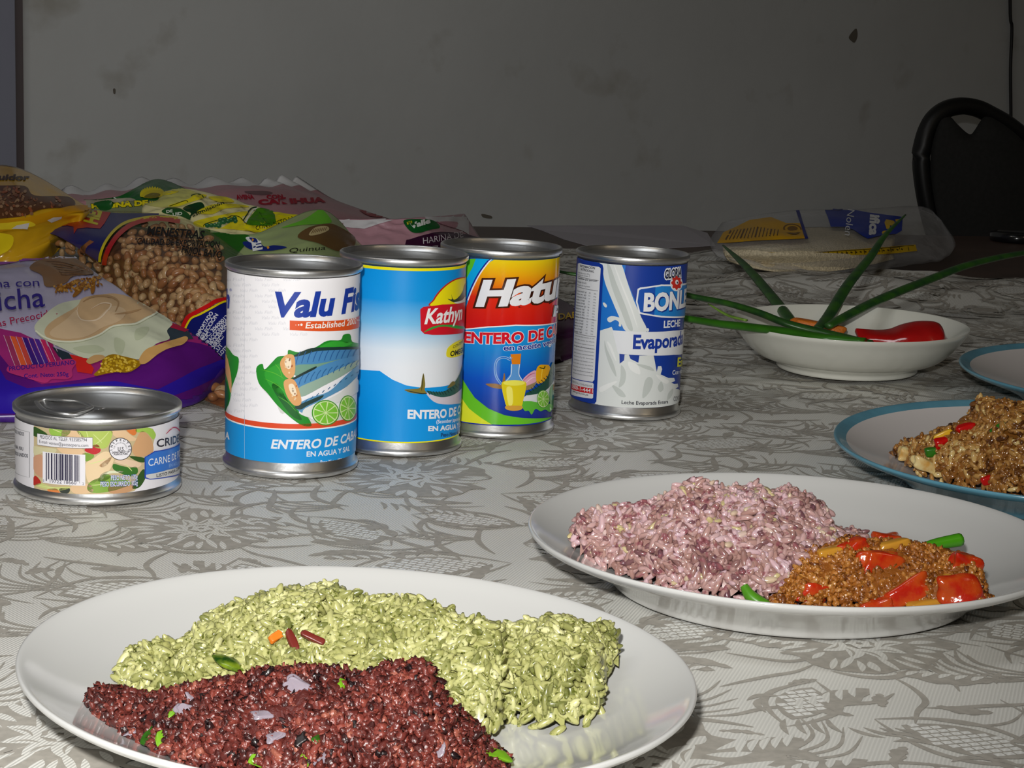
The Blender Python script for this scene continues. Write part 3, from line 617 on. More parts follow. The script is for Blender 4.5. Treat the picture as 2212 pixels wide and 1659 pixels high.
for i in range(12):
    y = 848 + i*29; x = 172 - i*1.4; A.text(['Los porcentajes están basados en una', 'dieta de 2000 calorías. Sus valores', 'diarios pueden ser mayores o menores', 'Ingredientes', 'Leche parcialmente descremada', 'sólidos lácteos, estabilizantes', 'vitaminas A y D, lactosa'][i % 7], (x, y), (x+165, y+32), 11, DK, 8)
for (y, w) in ((350, 3), (440, 3), (690, 2), (832, 3), (938, 2)): A.stroke([(200-(y-350)*.06, y-10), (372-(y-350)*.05, y+28)], w, (40, 40, 50), 8, sm=False)
A.text('SERVICIO AL CONSUMIDOR', (152, 1246), (318, 1290), 17, DK, 8); A.poly([(145, 1258), (328, 1300), (325, 1346), (142, 1303)], (206, 34, 40), 8, False)
A.text('0800-1-4441', (150, 1294), (322, 1338), 32, (240, 240, 240), 9, bold=.008); A.text('www.gloria.com.pe', (155, 1328), (284, 1362), 17, DK, 8, bold=.01)
A.text('GLORIA', (925, 362), (1012, 352), 72, (30, 34, 60), 8, bold=.03, vis='GLO', outline=(238, 240, 244), ow=.12)
A.ell(1025, 402, 52, 68, (238, 240, 244), 7)
A.poly([(1025+41*(1+.13*math.cos(8*t))*math.cos(t), 398+54*(1+.13*math.cos(8*t))*math.sin(t)) for t in [2*PI*i/48 for i in range(48)]], (208, 50, 40), 9, False); A.ell(1027, 392, 14, 20, (236, 236, 240), 10); A.ell(1030, 396, 5, 9, (30, 30, 60), 11)
A.poly([(700,450),(722,438),(900,412),(1140,392),(1140,692),(900,694),(712,662),(686,560)], (238, 240, 244), 4, False); A.poly([(712,462),(730,452),(900,426),(1140,408),(1140,678),(900,680),(722,648),(699,560)], (36, 132, 212), 5, False); A.poly([(712,462),(730,452),(850,433),(840,672),(722,648),(699,560)], (28, 84, 180), 6, False)
A.text('BONLE', (752, 638), (1048, 616), 142, (16, 50, 140), 7, bold=.075, vis='BON'); A.text('BONLE', (748, 634), (1042, 612), 142, (240, 242, 246), 8, bold=.045, vis='BON')
A.text('LECHE', (918, 780), (1006, 774), 56, (238, 240, 244), 7, bold=.03, vis='LEC')
A.poly([(488,802),(620,812),(760,816),(1000,806),(1140,792),(1140,1006),(1000,1012),(760,1016),(600,1008),(535,1002)], (234, 236, 240), 6, False)
A.text('Evaporada', (658, 957), (962, 945), 112, (24, 58, 158), 7, bold=.035, vis='Evapo')
A.text('Entera', (1032, 1112), (1060, 1109), 72, (226, 226, 40), 7, bold=.03, vis='E'); A.text('Con vitaminas', (990, 1182), (1042, 1175), 36, (232, 236, 244), 7, bold=.02, vis='Con')
A.text('Leche Evaporada Entera', (563, 1430), (955, 1424), 30, (50, 50, 60), 7, bold=.015); A.text('CONT. NETO', (1000, 1408), (1038, 1402), 38, (60, 60, 70), 7, vis='CON')
c.done()

# --- low tin of chicken with a ring pull
c = Can('tinned_chicken_can', 'low wide chicken can with ring-pull lid and salad photo label at left', -.2185, .8870, .0437, .0453, .0062, .0392, (0, 820, 5.267), .3, lid='pull')
A = c.art; zc = c.z; c.base(ink((228, 226, 232), .35))
xs_ = [385, 600, 900, 1200, 1500, 1770]
ph = [(385, 480)] + [(x, 560 - abs(x-1000)*.03) for x in (500, 700, 900, 1100, 1300, 1500, 1680)] + [(1740, 560), (1772, 620), (1735, 760), (1700, 900), (1650, 1010), (1640, 1130), (1530, 1265), (1300, 1330), (1000, 1330), (600, 1320), (388, 1300)]
A.poly(ph, (196, 178, 138), 1, False)
LG, MG, DG, PC, PD = (176, 196, 96), (120, 158, 58), (50, 84, 34), (224, 190, 150), (196, 150, 110)
for P_, c_ in (([(385,540),(450,560),(540,620),(500,650),(385,640)], DG), ([(560,560),(640,540),(800,560),(760,640),(600,640)], (150, 190, 80)), ([(730,560),(860,560),(960,680),(760,700),(700,640)], PC), ([(880,560),(1100,570),(1270,580),(1260,680),(1200,780),(1060,760),(1050,660),(930,650)], LG),
    ([(385,760),(480,770),(640,790),(600,850),(520,820),(400,860)], (206, 200, 160)), ([(660,760),(900,770),(960,850),(800,860),(700,830)], PC), ([(385,880),(490,870),(500,1100),(430,1090),(385,1020)], (200, 150, 120)), ([(385,1110),(420,1100),(470,1180),(385,1200)], (178, 40, 30)),
    ([(1060,745),(1110,740),(1145,790),(1130,830),(1060,850),(960,800)], (190, 36, 44)), ([(940,840),(1060,850),(1060,890),(980,930)], MG), ([(1270,590),(1400,570),(1500,640),(1560,680),(1480,700),(1330,660)], PC), ([(1430,560),(1550,550),(1545,620),(1500,630)], (214, 120, 60)),
    ([(1550,560),(1700,545),(1770,620),(1740,680),(1660,600),(1560,600)], (160, 196, 84)), ([(1590,600),(1640,590),(1720,680),(1745,800),(1700,850),(1560,880),(1500,800),(1540,700)], (206, 160, 116)), ([(975,960),(1060,900),(1180,820),(1290,840),(1300,900),(1240,1040),(1160,1090),(1100,1160),(1000,1160)], (230, 204, 164)),
    ([(1300,930),(1400,900),(1600,950),(1560,1000),(1440,980)], (224, 196, 166)), ([(1290,960),(1380,980),(1480,1000),(1550,990),(1565,1060),(1480,1100),(1300,1030)], (58, 112, 42)), ([(1470,870),(1640,890),(1640,940),(1560,930)], DG), ([(1590,1060),(1640,1020),(1660,1100),(1590,1220),(1500,1230)], DG),
    ([(1010,1180),(1120,1120),(1300,1100),(1500,1180),(1300,1260),(1100,1290),(1000,1260)], (130, 166, 64)), ([(800,1220),(900,1190),(1020,1190),(1060,1270),(960,1300),(840,1290)], PC), ([(1260,1200),(1500,1190),(1500,1260),(1360,1300),(1240,1280)], PD), ([(400,1200),(480,1180),(600,1220),(800,1220),(700,1260),(500,1240)], (200, 206, 130)), ([(540,1250),(640,1240),(680,1290),(580,1290)], (220, 130, 70)), ([(680,1240),(790,1235),(780,1290),(700,1290)], (60, 66, 60)),
    ([(1140,1090),(1230,1040),(1390,1040),(1380,1060),(1240,1070),(1170,1130),(1150,1150)], (220, 222, 190)), ([(1130,980),(1200,920),(1280,870),(1200,990)], (216, 170, 120)), ([(1130,1110),(1200,1070),(1260,1100),(1200,1150),(1120,1160)], (110, 150, 60))):
    A.poly(P_, c_, 2)
for P_ in ([(900,600),(920,680)], [(980,580),(1000,700)], [(1060,620),(1160,720)], [(1240,590),(1150,680),(1080,740)], [(600,560),(700,600)], [(1040,1200),(1180,1180)], [(440,1200),(620,1230)], [(1000,960),(1200,900)], [(1420,960),(1500,1040)]): A.stroke([P_[0], ((P_[0][0]+P_[-1][0])/2+10, (P_[0][1]+P_[-1][1])/2+6), P_[-1]], 9, (212, 222, 150), 3, taper=True)
A.poly([(120,395),(385,492),(385,1300),(120,1220)], (228, 226, 232), 3, False)
A.stroke([(140,522),(342,596),(342,1112),(150,1040)], 4.5, (40, 40, 46), 4, sm=False)
A.text('ESTADOS UNIDOS', (150, 590), (280, 640), 38, (80, 80, 88), 4, bold=.02, vis='ESTADOS UNIDOS')
A.text('LIMA, LIMA, PERU', (148, 762), (272, 806), 36, (80, 80, 88), 4, bold=.02); A.text('ESTADOS UNIDOS', (148, 842), (324, 886), 38, (80, 80, 88), 4, bold=.03); A.text('LOTE', (148, 990), (184, 1005), 34, (80, 80, 88), 4, bold=.02)
A.poly([(428,608),(1056,655),(1056,782),(428,742)], (60, 60, 66), 4, False); A.poly([(431,612),(1053,659),(1053,778),(431,738)], (230, 228, 234), 5, False)
A.text('PEDIDOS AL TELEF. 933585794', (462, 665), (990, 703), 38, (50, 50, 58), 6); A.text('E-mail: ventas@pacsacperu.com', (456, 716), (1005, 762), 34, (50, 50, 58), 6)
A.poly([(492,815),(972,852),(972,1205),(492,1170)], (232, 230, 236), 5, False)
rb = random.Random(11); x = 528
while x < 915:
    w = rb.choice([4, 4, 8, 12, 16]); yb = 1130 + (x-528)*.075; edge = x < 548 or x > 900
    A.poly([(x, 832+(x-528)*.077), (x+w, 832+(x-528)*.077), (x+w, yb+(20 if edge else 0)), (x, yb+(20 if edge else 0))], (44, 40, 66), 6, False); x += w + rb.choice([4, 5, 9, 12])
A.text('0', (497, 1160), (510, 1161), 26, (44, 40, 66), 6); A.text('19722', (574, 1170), (706, 1181), 38, (44, 40, 66), 6); A.text('18660', (734, 1182), (872, 1190), 38, (44, 40, 66), 6); A.text('2', (940, 1196), (956, 1197), 28, (44, 40, 66), 6)
A.ell(1367, 787, 130, 128, (40, 40, 46), 5, n=40); A.ell(1367, 787, 122, 121, (232, 230, 236), 6, n=40)
for i, ch in enumerate('INSPECTED'):
    a = PI*(1.12 - .93*i/8 - .0) ; a = PI*1.04 - PI*1.08*i/8
    gx, gy = 1367 + 92*math.cos(a), 787 - 92*math.sin(a); tx, ty = math.sin(a), math.cos(a)
    V, F = glyphs(ch, .03); w = V[:, 0].max()-V[:, 0].min(); k = 30/cap()
    A.raw([A.P(*A.px((gx + (v[0]-w/2)*k*.85*tx + v[1]*k*math.cos(a)*.8, gy + (v[0]-w/2)*k*.85*ty - v[1]*k*math.sin(a)*.8))) for v in V], F, (40, 40, 46), 7)
for i, ch in enumerate('FOR WHOLESOMENESS'):
    a = PI*.98 - PI*.96*i/16; gx, gy = 1367 + 64*math.cos(a), 787 - 64*math.sin(a); tx, ty = math.sin(a), math.cos(a)
    if ch == ' ': continue
    V, F = glyphs(ch, .0); w = V[:, 0].max()-V[:, 0].min(); k = 15/cap()
    A.raw([A.P(*A.px((gx + (v[0]-w/2)*k*.8*tx + v[1]*k*math.cos(a), gy + (v[0]-w/2)*k*.8*ty - v[1]*k*math.sin(a)))) for v in V], F, (60, 60, 66), 7)
A.text('U.S.', (1337, 808), (1412, 806), 42, (40, 40, 46), 7, bold=.02); A.text('DEPARTMENT OF', (1272, 838), (1466, 828), 20, (40, 40, 46), 7, bold=.03); A.text('AGRICULTURE', (1290, 858), (1448, 852), 18, (40, 40, 46), 7, bold=.03)
A.text('PESO NETO 170g', (1262, 1142), (1560, 1128), 52, (240, 240, 244), 6, bold=.0, outline=(52, 80, 160), ow=.06); A.text('PESO ESCURRIDO 102g', (1144, 1212), (1562, 1196), 52, (240, 240, 244), 6, bold=.0, outline=(52, 80, 160), ow=.06)
A.stroke([(1880, 620), (1940, 560), (1990, 545), (2035, 580), (2048, 606)], 16, (190, 46, 60), 5, taper=True); A.stroke([(1930, 560), (1985, 555), (2020, 600)], 6, (228, 226, 232), 6, taper=True); A.stroke([(1980, 550), (2010, 570), (2030, 600)], 5, (228, 226, 232), 6, taper=True)
A.text('CRIDER', (1776, 768), (1945, 738), 88, (40, 36, 50), 5, bold=.015, vis='CRI')
A.poly([(1640,880),(1750,812),(2075,708),(2085,1070),(1900,1112),(1700,1136),(1640,1120)], (40, 70, 170), 5, False); A.poly([(1650,886),(1755,822),(2075,722),(2085,968),(1900,1022),(1655,1078)], (52, 116, 206), 6, False); A.poly([(1655,1080),(1900,1024),(2085,970),(2085,1052),(1900,1100),(1700,1126),(1655,1110)], (206, 206, 206), 6, False)
A.text('CARNE DE POLLO', (1680, 982), (1922, 932), 80, (238, 240, 244), 7, vis='CARNE'); A.text('EN AGUA', (1912, 998), (1950, 988), 38, (150, 190, 236), 7, vis='EN'); A.text('LISTO PARA COMER', (1772, 1108), (1892, 1082), 34, (50, 50, 56), 7, bold=.02, vis='LISTO')
c.done()
# ring pull
h0 = TZ + .0453
def cw(px, py, z): return at(px, py, z + .0453 - .0046)
ring = [cw(78,868,.0012), cw(95,885,.0026), cw(125,893,.0034), cw(160,893,.0034), cw(192,884,.003), cw(196,877,.0026), cw(170,868,.003), cw(135,865,.003), cw(100,863,.002), cw(78,868,.0012)]
tube('pull_tab', ring, [.0013]*10, steel, c.root, flat=.7)
tube('rivet', [cw(192,880,.0008), cw(222,885,.001)], [.004, .003], steel, c.root, flat=.35)
lathe('finger_well', [(0, .0003), (.006, .0005), (.0075, .0012), (.0085, .0004), (.010, .0008), (.011, 0)], steel_lid, tuple(cw(212, 888, 0)), n=40, sx=1.1, parent=c.root)

# ------------------------------------------------------------------ dishes
china = mat('white_glaze', (206, 206, 204), .12, spec=.5, coat=.3)
cream = mat('cream_glaze', (222, 222, 212), .15, spec=.5, coat=.3)
blue_g = mat('blue_glaze', (98, 156, 178), .2, spec=.5, noise_amt=.12, noise_scale=60, coat=.3)
greyw = mat('pale_glaze', (222, 216, 214), .15, spec=.5, coat=.3)
PR = [(0, .0062), (.35, .0062), (.58, .0066), (.70, .0088), (.82, .0136), (.92, .0184), (.985, .0222), (1.0, .0226), (1.004, .0218), (1.0, .0207), (.975, .0186), (.90, .0150), (.80, .0098), (.71, .0040), (.68, .0004), (.66, 0), (.64, .0006), (.62, .003), (.3, .0035), (0, .0035)]
def plate(name, label, cx, cy, a, e, th, zrim, m, cat='plate', prof=PR, zr=.0226, rim=None):
    P = smooth_prof([(r, z) for r, z in prof], 3)
    k = zrim/zr; pr = [(max(r, 0)*a, z*k) for r, z in P]; pr[0] = (1e-7, pr[0][1])
    fmf = (lambda j: 1 if rim[0] <= j <= rim[1] else 0) if rim else None
    o = lathe(name, pr, m, (cx, cy, TZ + .0012), 128, 1, e, th, fmf=fmf, mats=[m, blue_g] if rim else None)
    return tag(o, label, cat)
def plate_z(cx, cy, a, e, th, zrim, prof=PR, zr=.0226):      # inside height of the dish at a world x, y
    T = [(r, z*zrim/zr) for r, z in prof if True]; T = T[:8] if prof is PR else T[:6]
    def f(x, y):
        dx, dy = x-cx, y-cy; u = dx*math.cos(th)+dy*math.sin(th); v = -dx*math.sin(th)+dy*math.cos(th); r = math.hypot(u/a, v/(a*e))
        for i in range(len(T)-1):
            if r <= T[i+1][0]: t = (r-T[i][0])/(T[i+1][0]-T[i][0]); return TZ + .0012 + T[i][1]*(1-t)+T[i+1][1]*t
        return TZ + .0012 + T[-1][1]
    f.r = lambda x, y: math.hypot(((x-cx)*math.cos(th)+(y-cy)*math.sin(th))/a, (-(x-cx)*math.sin(th)+(y-cy)*math.cos(th))/(a*e))
    return f
S1 = (-.0502, .5734, .1195, .8872, 2.8068, .0238); S2 = (.1321, .7593, .1219, .9007, .2064, .0258); S3 = (.3192, .9805, .1403, .8795, .9067, .0238); S4 = (.4765, 1.2402, .1476, .9552, .5096, .0238)
OV = [(0, .006), (.45, .0065), (.68, .0105), (.86, .0205), (.95, .0290), (1.0, .0335), (1.006, .0332), (1.0, .0310), (.965, .0270), (.90, .0195), (.78, .0100), (.62, .0048), (.60, .0010), (.585, 0), (.56, .0008), (.54, .0035), (0, .0035)]
S5 = (.2664, 1.3484, .1016, .8869, .9082, .0368)
plate('dinner_plate', 'white plate nearest the camera holding green rice and dark red mince', *S1, china)
plate('dinner_plate', 'white plate holding pink rice and tomato mince', *S2, china)
nP = 3
plate('blue_rimmed_plate', 'blue-rimmed plate with the brown fried rice', *S3, greyw, rim=(16, 100))
plate('blue_rimmed_plate', 'empty-looking blue-rimmed plate at the right edge, behind the fried rice plate', *S4, greyw, rim=(16, 100))
plate('oval_dish', 'white footed dish with red pepper and spring onion leaves', *S5, cream, cat='dish', prof=OV, zr=.0335)

# ------------------------------------------------------------------ heaps of food
def interp(T, x):
    if x <= T[0][0]: return T[0][1:]
    for i in range(len(T)-1):
        if x <= T[i+1][0]: t = (x-T[i][0])/(T[i+1][0]-T[i][0] or 1); return tuple(a*(1-t)+b*t for a, b in zip(T[i][1:], T[i+1][1:]))
    return T[-1][1:]
class Heap:      # a heap traced by its near edge and its crest; columns (photo x, near-edge y, crest y, depth of crest behind near edge, depth of far foot)
    def __init__(s, cols, pz, pw=.6, dz=0):
        s.T = []; s.pz = pz; s.pw = pw
        for (px, yf, yt, d1, d2) in cols:
            F_ = at(px, yf, .010); F_.z = pz(F_.x, F_.y)
            F_ = at(px, yf, F_.z - TZ)
            yr = F_.y + d1; R_ = at(px, yt, y=yr)
            s.T.append((F_.x, F_.y, yr, R_.z - dz, yr + d2, R_.x))
        s.T.sort()
    def h(s, x, y):
        # the crest sits a touch further from centre than the foot; shear x accordingly
        f, yr, zr, yb, xr = interp([(t[0], t[1], t[2], t[3], t[4], t[5]) for t in s.T], x)
        z0 = s.pz(x, y)
        if y < f or y > yb: return None
        if y <= yr: t = (y-f)/max(yr-f, 1e-4); k = math.sin(t*PI/2)**s.pw; base = s.pz(x, f)
        else: t = (y-yr)/max(yb-yr, 1e-4); k = math.cos(t*PI/2)**.8; base = s.pz(x, yb)
        z = base + (zr-base)*k
        return max(z, z0-.001)
    def bounds(s): return s.T[0][0], s.T[-1][0], min(t[1] for t in s.T), max(t[4] for t in s.T)
    def normal(s, x, y, e=.0015):
        h = s.h(x, y); a = s.h(x+e, y); b = s.h(x, y+e); c_ = s.h(x-e, y); d = s.h(x, y-e)
        a = h-.002 if a is None else a; c_ = h-.002 if c_ is None else c_; b = h-.002 if b is None else b; d = h-.002 if d is None else d
        return Vector(((c_-a)/(2*e), (d-b)/(2*e), 1)).normalized()
def core(hp, drop, step=.0025, bumpy=0, sc_=200):       # solid body of a heap as a height field
    x0, x1, y0, y1 = hp.bounds(); nx = int((x1-x0)/step)+1; ny = int((y1-y0)/step)+1; idx = {}; V = []; F = []
    for j in range(ny+1):
        for i in range(nx+1):
            x, y = x0+i*step, y0+j*step; h = hp.h(x, y)
            if h is None: continue
            z = h - drop + bumpy*noise.noise(Vector((x*sc_, y*sc_, h*sc_))); z = max(z, hp.pz(x, y)-.0005)
            idx[i, j] = len(V); V.append((x, y, z))
    for j in range(ny):
        for i in range(nx):
            q = [(i, j), (i+1, j), (i+1, j+1), (i, j+1)]
            if all(k in idx for k in q): F.append([idx[k] for k in q])
    return V, F
def grain_template(ns=6, L=1.0, Wd=.27, blunt=.8):
    V = []; F = []; R = [(-.5, .0), (-.46, .42), (-.3, .85), (0, 1), (.3, .88), (.46, .45), (.5, 0)]
    for (x, r) in R:
        for k in range(ns): a = 2*PI*k/ns; V.append((x*L, r*Wd/2*math.cos(a)*1.1, r*Wd/2*math.sin(a)*.85 ))
    for j in range(len(R)-1):
        for k in range(ns): a, b = j*ns+k, j*ns+(k+1) % ns; F.append((a, b, b+ns, a+ns))
    return np.array(V), np.array(F)
def scatter(hp, n, L, Wd, seed, tilt=.35, lift=0, keep=None, Lv=.25, bend=.12, jut=.05, core_drop=.0022, lumps=0, clump=0):
    r = np.random.RandomState(seed); x0, x1, y0, y1 = hp.bounds(); GV, GF = grain_template(); VV = []; FF = []; T = []; cnt = 0; tries = 0
    while cnt < n and tries < n*12:
        tries += 1; x, y = r.uniform(x0, x1), r.uniform(y0, y1); h = hp.h(x, y)
        if h is None: continue
        nrm = hp.normal(x, y)
        if r.rand() > min(1.0, .22 + .5/max(nrm.z, .2)/2.0): continue
        if keep and not keep(x, y): continue
        l = L*(1+r.uniform(-Lv, Lv)); w = Wd*(1+r.uniform(-.15, .2)); G = GV.copy(); G[:, 0] *= l; G[:, 1] *= w/.27; G[:, 2] *= w/.27
        if lumps: G *= (1 + lumps*r.uniform(-1, 1, (len(G), 1)))
        G[:, 2] += bend*l*(1-(G[:, 0]/(l/2))**2)*r.uniform(-.6, 1)
        yaw = r.uniform(0, 2*PI); pit = r.normal(0, tilt) if r.rand() > jut else r.uniform(.6, 1.3); rollg = r.uniform(0, 2*PI)
        q = Vector((0, 0, 1)).rotation_difference(nrm).to_matrix() @ Matrix.Rotation(yaw, 3, 'Z') @ Matrix.Rotation(pit, 3, 'Y') @ Matrix.Rotation(rollg, 3, 'X')
        M_ = np.array(q); cl = clump*noise.noise(Vector((x*70, y*70, h*70)))
        P = np.array((x, y, h)) + np.array(nrm)*(r.uniform(-.0012, .0006) + lift + cl - (0 if pit < .6 else 0))
        VV.append(G @ M_.T + P); FF.append(GF + cnt*len(GV)); T.append(np.full(len(GV), min(max(r.normal(.5, .22) + .35*noise.noise(Vector((x*45, y*45, h*60))), 0), 1))); cnt += 1
    return np.concatenate(VV), np.concatenate(FF), np.concatenate(T)
def heap(name, label, cat, hp, m, n, L, Wd, seed, tone0=.25, drop=.0022, kind='stuff', bumpy=.001, **kw):
    V, F = core(hp, drop, bumpy=bumpy); SV, SF, T = scatter(hp, n, L, Wd, seed, **kw)
    base = len(V); F = [tuple(f) for f in F] + [tuple(int(i)+base for i in f) for f in SF]
    o = mesh(name, list(V) + [tuple(v) for v in SV], F, m, attr=[tone0]*base + list(T)); tag(o, label, cat, kind=kind); return o
def chunk(name, pos, size, m, label=None, cat=None, group=None, seed=0, rot=None, parent=None, sub=2, rough_=.18, sq=.35, kind=None):   # an irregular cooked piece
    r = random.Random(seed); bm = bmesh.new(); bmesh.ops.create_cube(bm, size=1); bmesh.ops.subdivide_edges(bm, edges=bm.edges[:], cuts=3 if sub > 1 else 2, use_grid_fill=True)
    for v in bm.verts:
        n_ = v.co.normalized()*.62; v.co = v.co.lerp(n_, sq); v.co *= 1 + rough_*noise.noise(v.co*2.2 + Vector((seed*3.1, 0, 0)))*1.6
        v.co = Vector((v.co.x*size[0], v.co.y*size[1], v.co.z*size[2]))
    R_ = Matrix.Rotation((rot or [r.uniform(-.5, .5)])[0], 3, 'X') @ Matrix.Rotation((rot or [0, r.uniform(-.5, .5)])[1], 3, 'Y') @ Matrix.Rotation((rot or [0, 0, r.uniform(0, 3)])[2], 3, 'Z')
    for v in bm.verts: v.co = R_ @ v.co + Vector(pos)
    V = [v.co.copy() for v in bm.verts]; F = [[v.index for v in f.verts] for f in bm.faces]; bm.free()
    o = mesh(name, V, F, m, parent); s_ = o.modifiers.new('sub', 'SUBSURF'); s_.levels = s_.render_levels = 1
    return tag(o, label, cat, group, kind)
def on(hp, px, py):      # the point of a heap seen at a pixel
    d = ray(px, py); t = .35
    while t < 2.5:
        p = CAM + d*t; h = hp.h(p.x, p.y)
        if h is not None and p.z <= h: return p
        t += .0006
    return at(px, py, .012)

pz1, pz2, pz3 = plate_z(*S1), plate_z(*S2), plate_z(*S3)
# green rice
gr = Heap([(255,1478,1440,.004,.010),(268,1482,1400,.012,.012),(290,1500,1392,.016,.014),(330,1515,1380,.020,.016),(350,1520,1398,.022,.016),(395,1530,1345,.030,.02),(445,1540,1310,.038,.02),(500,1550,1283,.044,.022),(560,1560,1275,.046,.022),(610,1565,1272,.047,.022),(665,1570,1262,.048,.022),(690,1572,1270,.047,.022),(712,1575,1292,.044,.022),(760,1580,1290,.043,.022),(830,1585,1295,.041,.022),(885,1590,1294,.040,.022),(930,1598,1325,.036,.022),(1000,1608,1345,.034,.022),(1045,1612,1350,.034,.02),(1075,1595,1356,.033,.02),(1085,1560,1356,.030,.02),(1120,1566,1352,.030,.02),(1180,1590,1336,.036,.02),(1245,1575,1338,.034,.02),(1290,1560,1346,.030,.018),(1312,1500,1360,.02,.014),(1325,1440,1395,.006,.010)], pz1, .55, .0010)
rg = tone_mat('green_rice', [(0, (104, 108, 56)), (.35, (154, 154, 94)), (.7, (180, 179, 120)), (1, (206, 203, 150))], .28, speck=(86, 92, 28), speck_scale=700, sss=.15)
heap('green_rice', 'pale green herbed rice heaped on the nearest white plate', 'rice', gr, rg, 3700, .0074, .0028, 1, tone0=.4, drop=.0022, bumpy=.0016, core_drop=.002, clump=.0035, tilt=.38, jut=.07, lift=-.0003)
# dark red mince
ma = Heap([(188,1525,1500,.003,.008),(205,1548,1494,.008,.010),(230,1575,1492,.012,.012),(290,1610,1500,.018,.014),(340,1640,1488,.024,.016),(420,1675,1478,.030,.018),(470,1690,1462,.034,.018),(520,1710,1448,.038,.018),(570,1720,1443,.040,.018),(650,1730,1442,.041,.018),(730,1735,1450,.040,.018),(800,1735,1445,.040,.018),(845,1735,1440,.040,.016),(880,1735,1426,.042,.014),(900,1735,1440,.040,.016),(920,1732,1478,.034,.016),(950,1728,1512,.028,.016),(1000,1715,1556,.022,.014),(1030,1700,1590,.016,.012),(1070,1685,1618,.010,.010),(1098,1668,1632,.004,.006)], pz1, .6, .0006)
mm = tone_mat('red_mince', [(0, (26, 14, 16)), (.25, (62, 26, 24)), (.55, (98, 42, 36)), (.85, (122, 56, 46)), (1, (146, 84, 68))], .3, bump=.0008, bump_scale=420, spec=.6)
mince = heap('dark_red_mince', 'dark red crumbled mince with herbs in front of the green rice', 'mince', ma, mm, 5200, .0034, .0028, 2, tone0=.4, drop=.0008, bumpy=.0035, lumps=.42, tilt=1, bend=.02, jut=0, clump=.0028, Lv=.6, lift=-.0003)
onion_m = mat('onion_translucent', (138, 128, 138), .2, sss=.3); herb = mat('herb_green', (44, 92, 20), .3, noise_amt=.4, noise_scale=300); herb2 = mat('herb_lime', (104, 150, 30), .3); blk = mat('charred_bit', (26, 18, 18), .4)
for k, (x, y, s, m_, nm) in enumerate([(640,1480,1.5,onion_m,'onion_piece'),(572,1544,1.2,onion_m,'onion_piece'),(400,1535,1.1,onion_m,'onion_piece'),(596,1590,1.1,onion_m,'onion_piece'),(288,1580,.9,onion_m,'onion_piece'),(945,1605,1.4,onion_m,'onion_piece'),(415,1510,.9,onion_m,'onion_piece'),(700,1640,1,onion_m,'onion_piece'),(930,1530,.9,onion_m,'onion_piece'),(320,1590,1.1,herb,'herb_piece'),(347,1597,.9,herb2,'herb_piece'),(738,1478,.8,herb2,'herb_piece'),(800,1472,.8,herb,'herb_piece'),(695,1598,1,herb,'herb_piece'),(1070,1628,1.6,herb2,'herb_piece'),(560,1645,.9,herb2,'herb_piece'),(372,1540,.7,herb2,'herb_piece'),(660,1640,.8,herb2,'herb_piece'),(447,1512,1.3,blk,'charred_piece'),(650,1600,1.3,blk,'charred_piece'),(880,1486,1,blk,'charred_piece'),(905,1545,1,blk,'charred_piece'),(760,1570,1.1,blk,'charred_piece'),(440,1585,.9,blk,'charred_piece')]):
    chunk(nm, on(ma, x, y) + Vector((0, -.0006, .0004)), (.0056*s, .0030*s, .0010*s) if m_ is not blk else (.0032*s, .0032*s, .0022*s), m_, seed=k, parent=mince, rough_=.5, sq=.75, rot=(random.Random(k).uniform(.1, .9), random.Random(k+9).uniform(-.6, .6), random.Random(k).uniform(0, 3)))
for k, (x, y) in enumerate([(630,1390),(640,1398),(668,1385),(682,1378),(690,1384),(1000,1318)][:5]): pass
def flake(name, hp, x, y, s, m_, label, cat, seed, group=None, dz=.0016): return chunk(name, on(hp, x, y) + Vector((0, -dz*.5, dz)), s, m_, label, cat, group, seed=seed, rot=(.7, .2, seed*1.3))
redfl = mat('red_flake', (104, 34, 26), .35)
flake('mince_crumb', gr, 632, 1392, (.009, .003, .002), redfl, 'small dark red crumb on the green rice, the larger left one of two', 'crumb', 4)
flake('mince_crumb', gr, 675, 1385, (.0085, .0025, .002), redfl, 'small dark red crumb on the green rice, right one of two', 'crumb', 7)
flake('carrot_bit', gr, 598, 1382, (.006, .003, .002), mat('carrot', (206, 110, 30), .3), 'tiny orange carrot bit on top of the green rice', 'vegetable', 3)
pl = [on(gr, x, y) + Vector((0, -.001, .0012)) for x, y in ((462, 1420), (480, 1428), (500, 1440), (522, 1455))]
leafm = mat('dark_green_leaf', (30, 62, 16), .2, noise_amt=.5, noise_scale=180, rgb2=(110, 130, 30))
tag(tube('coriander_leaf', pl, [.001, .0032, .0036, .0012], leafm, flat=.35), 'glossy dark green leaf scrap between the green rice and the mince', 'leaf')

# pink rice
pk = Heap([(1240,1192,1160,.004,.008),(1252,1205,1116,.012,.012),(1290,1225,1104,.018,.014),(1335,1245,1100,.024,.016),(1375,1262,1088,.030,.018),(1440,1282,1066,.038,.02),(1480,1290,1050,.042,.02),(1512,1296,1044,.046,.022),(1560,1302,1046,.048,.022),(1600,1308,1058,.048,.022),(1650,1312,1044,.05,.022),(1690,1314,1064,.048,.022),(1725,1314,1048,.05,.022),(1762,1312,1066,.048,.022),(1800,1312,1092,.044,.02),(1818,1310,1140,.036,.018),(1850,1308,1148,.034,.018),(1885,1305,1144,.034,.016),(1905,1300,1172,.03,.014),(1930,1300,1200,.02,.01)], pz2, .55, .0010)
rp = tone_mat('pink_rice', [(0, (104, 66, 74)), (.3, (162, 124, 114)), (.6, (192, 156, 154)), (.85, (206, 174, 182)), (1, (196, 180, 130))], .22, speck=(140, 84, 90), speck_scale=240, sss=.2, spec=.6)
heap('pink_rice', 'purplish pink rice heaped on the white plate behind the tomato mince', 'rice', pk, rp, 3300, .0076, .0030, 5, tone0=.35, drop=.0022, bumpy=.0016, clump=.0035, tilt=.38, jut=.07, lift=-.0003)
